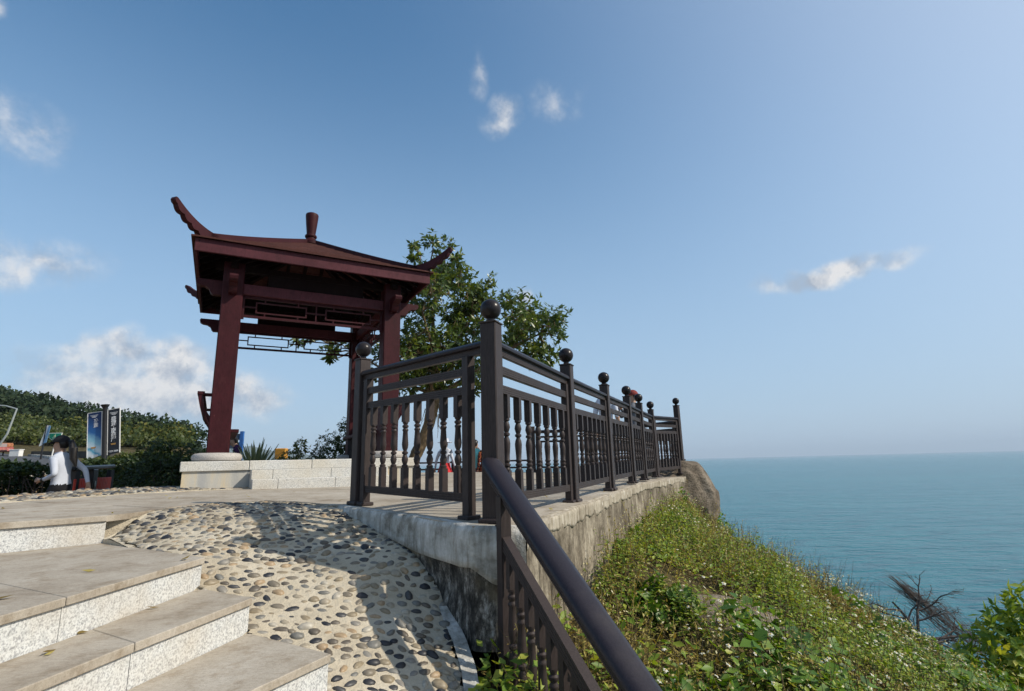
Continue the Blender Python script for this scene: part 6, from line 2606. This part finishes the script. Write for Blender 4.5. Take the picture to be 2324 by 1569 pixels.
def person(name, label, loc, yaw, H=1.65, pose=None, mats=None, top='cloth_white', legs='cloth_black', skirt=None, sleeves=True, hair_style='short', hair_mat='hair', extra=None, hat=None, shoes='cloth_black', back=0.0, group=None, hem=.90, sub=2):
    """one continuous skinned body; pose overrides joints as {'el_L': (x,y,z)}"""
    pose = pose or {}
    root = thing(name, label, 'person', loc, group)
    k = H / 1.72
    J, R = [], []
    ix = {}

    def joint(nm, p, r):
        ix[nm] = len(J)
        J.append(pose.get(nm, p))
        R.append(r)
    for nm in ('pelvis', 'belly', 'chest', 'upper', 'neck', 'jaw', 'skull', 'crown'):
        joint(nm, *BONES[nm])
    for sd, sg in (('L', 1), ('R', -1)):
        for nm in ('sh', 'el', 'wr', 'palm', 'hip', 'kn', 'an', 'toe'):
            p, r = BONES[nm]
            joint(nm + '_' + sd, (p[0], p[1] * sg, p[2]), r)
        palm, wr = np.array(J[ix['palm_' + sd]], float), np.array(J[ix['wr_' + sd]], float)
        d = palm - wr
        d /= np.linalg.norm(d)
        side = np.cross(d, [0, sg, 0.2])
        side /= np.linalg.norm(side)
        for q, (o, L_) in enumerate(((-.026, .075), (-.009, .085), (.009, .08), (.025, .062))):
            joint('f%d_%s' % (q, sd), tuple(palm + side * o + d * .03), .0105)
            joint('g%d_%s' % (q, sd), tuple(palm + side * o * 1.1 + d * (.03 + L_ * .6) + np.array([.004, -sg * .012, 0])), .0085)
            joint('h%d_%s' % (q, sd), tuple(palm + side * o * 1.1 + d * (.03 + L_ * .95) + np.array([.006, -sg * .03, 0])), .0065)
        joint('t0_' + sd, tuple(palm - side * .035 + d * .0 + np.array([.0, -sg * .01, 0])), .012)
        joint('t1_' + sd, tuple(palm - side * .058 + d * .035 + np.array([.0, -sg * .02, 0])), .0085)
    joint('nose', tuple(np.array(J[ix['jaw']]) + np.array([.085, 0, .045])), .013)
    E_, reg = [], []

    def edge(a, b, rg):
        E_.append((ix[a], ix[b]))
        reg.append(rg)
    edge('pelvis', 'belly', 'top'); edge('belly', 'chest', 'top'); edge('chest', 'upper', 'top'); edge('upper', 'neck', 'head'); edge('neck', 'jaw', 'head'); edge('jaw', 'skull', 'head'); edge('skull', 'crown', 'head')
    edge('jaw', 'nose', 'head')
    for sd in 'LR':
        edge('upper', 'sh_' + sd, 'top'); edge('sh_' + sd, 'el_' + sd, 'sleeve'); edge('el_' + sd, 'wr_' + sd, 'fore'); edge('wr_' + sd, 'palm_' + sd, 'skin')
        for q in range(4):
            edge('palm_' + sd, 'f%d_%s' % (q, sd), 'skin'); edge('f%d_%s' % (q, sd), 'g%d_%s' % (q, sd), 'skin'); edge('g%d_%s' % (q, sd), 'h%d_%s' % (q, sd), 'skin')
        edge('palm_' + sd, 't0_' + sd, 'skin'); edge('t0_' + sd, 't1_' + sd, 'skin')
        edge('pelvis', 'hip_' + sd, 'legs'); edge('hip_' + sd, 'kn_' + sd, 'legs'); edge('kn_' + sd, 'an_' + sd, 'legs'); edge('an_' + sd, 'toe_' + sd, 'shoe')
    Jn = np.array(J, float) * k
    Rn = np.array(R) * k
    me = bpy.data.meshes.new('body_graph')
    me.from_pydata([tuple(p) for p in Jn], E_, [])
    tmp = bpy.data.objects.new('body_graph', me)
    link(tmp)
    tmp.modifiers.new('skin', 'SKIN')
    sk = me.skin_vertices[0].data
    for i, r in enumerate(Rn):
        nm = [q for q, v in ix.items() if v == i][0]
        sx = 1.0
        if nm in ('chest', 'upper', 'pelvis', 'belly'):
            sx = 1.18
        sk[i].radius = (r * sx, r)
        sk[i].use_root = (nm == 'pelvis')
    sb = tmp.modifiers.new('sub', 'SUBSURF')
    sb.levels = sub
    sb.render_levels = sub
    dg = bpy.context.evaluated_depsgraph_get()
    bm_ = bpy.data.meshes.new_from_object(tmp.evaluated_get(dg))
    bpy.data.objects.remove(tmp)
    order = ['skin', top, legs, shoes]
    for m_ in order:
        bm_.materials.append(M[m_])
    region_mat = {'head': 0, 'skin': 0, 'top': 1, 'sleeve': 1, 'fore': 1 if sleeves else 0, 'legs': 2, 'shoe': 3}
    n = len(bm_.polygons)
    ctr = np.zeros(n * 3)
    bm_.polygons.foreach_get('center', ctr)
    ctr = ctr.reshape(-1, 3)
    best = np.full(n, 1e9)
    mi = np.zeros(n, np.int32)
    for (a, b), rg in zip(E_, reg):
        pa, pb = Jn[a], Jn[b]
        ab = pb - pa
        t = np.clip(((ctr - pa) @ ab) / (ab @ ab + 1e-12), 0, 1)
        dist = np.linalg.norm(ctr - pa - t[:, None] * ab, axis=1) - (Rn[a] + (Rn[b] - Rn[a]) * t) * .9
        up = dist < best
        best = np.where(up, dist, best)
        mi = np.where(up, region_mat[rg], mi)
    # shirt hem
    mi = np.where((mi == 2) & (ctr[:, 2] > .845 * k), 1, mi)
    mi = np.where((mi == 1) & (ctr[:, 2] < hem * k) & (np.abs(ctr[:, 1]) < .17 * k), 2, mi)
    bm_.polygons.foreach_set('material_index', mi.astype(np.int32))
    set_smooth(bm_)
    Rz = Matrix.Rotation(yaw, 4, 'Z')
    bm_.transform(Rz)
    put('body', bm_, None, root)
    sku = np.array(J[ix['skull']]) * k
    jaw = np.array(J[ix['jaw']]) * k

    def local(mb, nm, mat, smooth=True):
        mb.v = [tuple(np.array(Rz.to_3x3() @ Vector(p)) + np.array(loc)) for p in mb.v]
        return mb.build(nm, mat, root, smooth=smooth)

    def dome(c, r, z0, seg=18, rows=9, front=None, lo=-.4):
        mb = MB()
        vs, fs = [], []
        for i in range(rows + 1):
            t = PI / 2 - (PI / 2 - lo) * i / rows
            for j in range(seg):
                a = 2 * PI * j / seg
                rr = math.cos(t)
                p = np.array([r[0] * rr * math.cos(a), r[1] * rr * math.sin(a), r[2] * math.sin(t)])
                if front is not None and math.cos(a) > -.3 and p[2] < front:
                    p[2] = front
                    p[0] *= .97
                vs.append(c + p)
        for i in range(rows):
            for j in range(seg):
                a, b = i * seg + j, i * seg + (j + 1) % seg
                fs.append((a, b, b + seg, a + seg))
        mb.add(vs, fs)
        return mb
    hm = M[hair_mat]
    if hair_style:
        local(dome(sku + np.array([-.012, 0, .005]), np.array([.108, .094, .115]) * k, 0, front=.035 * k, lo=-.75), 'hair', hm)
    if hair_style == 'ponytail':
        p0 = sku + np.array([-.10, 0, .02]) * k
        mb = MB().tube([p0, p0 + np.array([-.06, 0, .0]), p0 + np.array([-.12, .01, -.10]), p0 + np.array([-.15, .01, -.24]), p0 + np.array([-.19, .0, -.36])], [.03, .042, .055, .05, .012], 10)
        local(mb, 'ponytail', hm)
    if hair_style == 'long':
        p0 = sku + np.array([-.05, 0, .0]) * k
        mb = MB().tube([p0, p0 + np.array([-.03, 0, -.12]), p0 + np.array([-.04, 0, -.26])], [.08, .085, .05], 10)
        local(mb, 'long_hair', hm)
    if hat == 'cap':
        local(dome(sku + np.array([-.004, 0, .022]), np.array([.118, .104, .112]) * k, 0, lo=-.05), 'cap', M['cloth_black'])
        mb = MB()
        ol = []
        for a in np.linspace(-1.25, 1.25, 11):
            ol.append((.095 * math.cos(a) * 1.95 + .02, .088 * math.sin(a)))
        c0 = sku + np.array([.015, 0, .026]) * k
        pts = [c0 + np.array([u * k, v * k, -.018 * (u > .1)]) for u, v in ol]
        mb.plate(pts, (0.12, 0, 1), .012)
        local(mb, 'cap_brim', M['cloth_black'], False)
    if hat == 'sun':
        c0 = sku + np.array([0, 0, .03]) * k
        local(MB().lathe(c0, [(.21, -.02), (.215, -.012), (.12, .01), (.105, .06), (.09, .10), (.02, .115)], 20), 'sun_hat', M['cloth_white'])
    if hat == 'red':
        local(dome(sku + np.array([-.004, 0, .02]), np.array([.118, .104, .112]) * k, 0, lo=-.05), 'red_hat', simple('dark_red_cloth', (.20, .03, .025), .85, .5, 30))
    for sg in (-1, 1):
        e = jaw + np.array([.072, .028 * sg, .055]) * k
        local(MB().lathe(e, [(.003, -.009), (.009, -.005), (.011, 0), (.009, .005), (.003, .009)], 8), 'eye', M['hair'])
    if skirt:
        pz = np.array(J[ix['pelvis']]) * k
        local(MB().lathe((pz[0], pz[1], 0), [(.33 * k, .18 * k), (.29 * k, .45 * k), (.22 * k, .78 * k), (.155 * k, .98 * k), (.15 * k, 1.04 * k), (.14 * k, 1.045 * k)], 20), 'skirt', M[skirt])
    if extra:
        extra(root, local, k, J, ix)
    return root


def build_people():
    # running woman; faces left
    def watch(root, local, k, J, ix):
        w = (np.array(J[ix['wr_L']]) * .92 + np.array(J[ix['el_L']]) * .08) * k
        d = np.array(J[ix['wr_L']]) - np.array(J[ix['el_L']])
        d = d / np.linalg.norm(d)
        s = np.cross(d, [0, 0, 1.])
        s /= np.linalg.norm(s)
        u = np.cross(s, d)
        local(MB().lathe(w, [(.034, -.018), (.036, -.012), (.036, .012), (.034, .018)], 14, (s, u, d)), 'watch', M['black_paint'])
    pose = {'belly': (.02, 0, 1.06), 'chest': (.05, 0, 1.27), 'upper': (.06, 0, 1.39), 'neck': (.085, 0, 1.465), 'jaw': (.12, 0, 1.535), 'skull': (.105, 0, 1.615), 'crown': (.10, 0, 1.685),
            'sh_L': (.04, .15, 1.385), 'el_L': (-.10, .23, 1.14), 'wr_L': (.13, .20, 1.055), 'palm_L': (.20, .185, 1.06),
            'sh_R': (.06, -.15, 1.385), 'el_R': (-.17, -.22, 1.20), 'wr_R': (-.26, -.20, 1.00), 'palm_R': (-.285, -.195, .945),
            'hip_L': (0, .085, .89), 'kn_L': (.26, .09, .62), 'an_L': (.08, .10, .28), 'toe_L': (.20, .105, .17), 'hip_R': (0, -.085, .89), 'kn_R': (-.10, -.09, .49), 'an_R': (-.22, -.10, .09), 'toe_R': (-.09, -.1, .02)}
    x, y = -6.60, 7.9
    person('person', 'woman in black cap and long white top running left, hair in a ponytail', (x, y, tz(x, y) - .0), rad(176), 1.60, pose, top='cloth_white', legs='cloth_black', hair_style='ponytail', hat='cap', extra=watch, hem=.985, sub=3)
    # man with bowed head
    pose = {'upper': (.02, 0, 1.40), 'neck': (.05, 0, 1.465), 'jaw': (.13, 0, 1.50), 'skull': (.12, 0, 1.585), 'crown': (.10, 0, 1.66), 'el_L': (.02, .24, 1.12), 'wr_L': (.22, .12, 1.10), 'palm_L': (.28, .09, 1.12), 'el_R': (.02, -.24, 1.12), 'wr_R': (.22, -.12, 1.10), 'palm_R': (.28, -.09, 1.12)}
    x, y = -6.70, 13.0
    person('person', 'man in dark purple shirt bowing his head beside the pavilion column', (x, y, tz(x, y)), rad(205), 1.68, pose, top='cloth_purple', legs='cloth_grey', sleeves=False, hair_style='short')
    # woman in red skirt with sun hat
    x, y = -1.98, 15.3
    person('person', 'woman in white top, red skirt and white hat beyond the railing', (x, y, -1.0 + .03), rad(70), 1.66, {'el_L': (-.02, .27, 1.13), 'wr_L': (.02, .33, .90), 'palm_L': (.03, .345, .84), 'el_R': (-.02, -.27, 1.13), 'wr_R': (.02, -.33, .90), 'palm_R': (.03, -.345, .84)}, top='cloth_white', legs='cloth_red', skirt='cloth_red', hair_style='long', hat='sun')
    arms_up = {'el_L': (.20, .25, 1.18), 'wr_L': (.30, .10, 1.38), 'palm_L': (.32, .07, 1.43), 'el_R': (.20, -.25, 1.18), 'wr_R': (.30, -.10, 1.38), 'palm_R': (.32, -.07, 1.43)}
    x, y = -1.13, 15.5
    person('person', 'man in turquoise shirt with raised hands, seen from behind', (x, y, -1.0), rad(80), 1.66, arms_up, top='cloth_teal', legs='cloth_grey', sleeves=False, hair_style='short')
    x, y = -.86, 15.45
    person('person', 'person in red and black patterned clothes half hidden by the corner post', (x, y, -1.0), rad(120), 1.62, {}, top='cloth_pattern', legs='cloth_pattern', skirt='cloth_pattern', hair_style='long')
    # two people standing on the terrace behind the railing posts
    x, y = 1.60, 9.2
    person('person', 'person in pale striped shirt behind the third railing post', (x, y, G(x, y)), rad(60), 1.63, {}, top='cloth_striped', legs='cloth_grey', sleeves=False, hair_style='short')
    x, y = 2.42, 10.7
    person('person', 'person in a red hat and dark jacket behind the far railing posts', (x, y, G(x, y)), rad(150), 1.68, arms_up, top='cloth_grey', legs='cloth_black', hair_style='short', hat='red')


build_people()
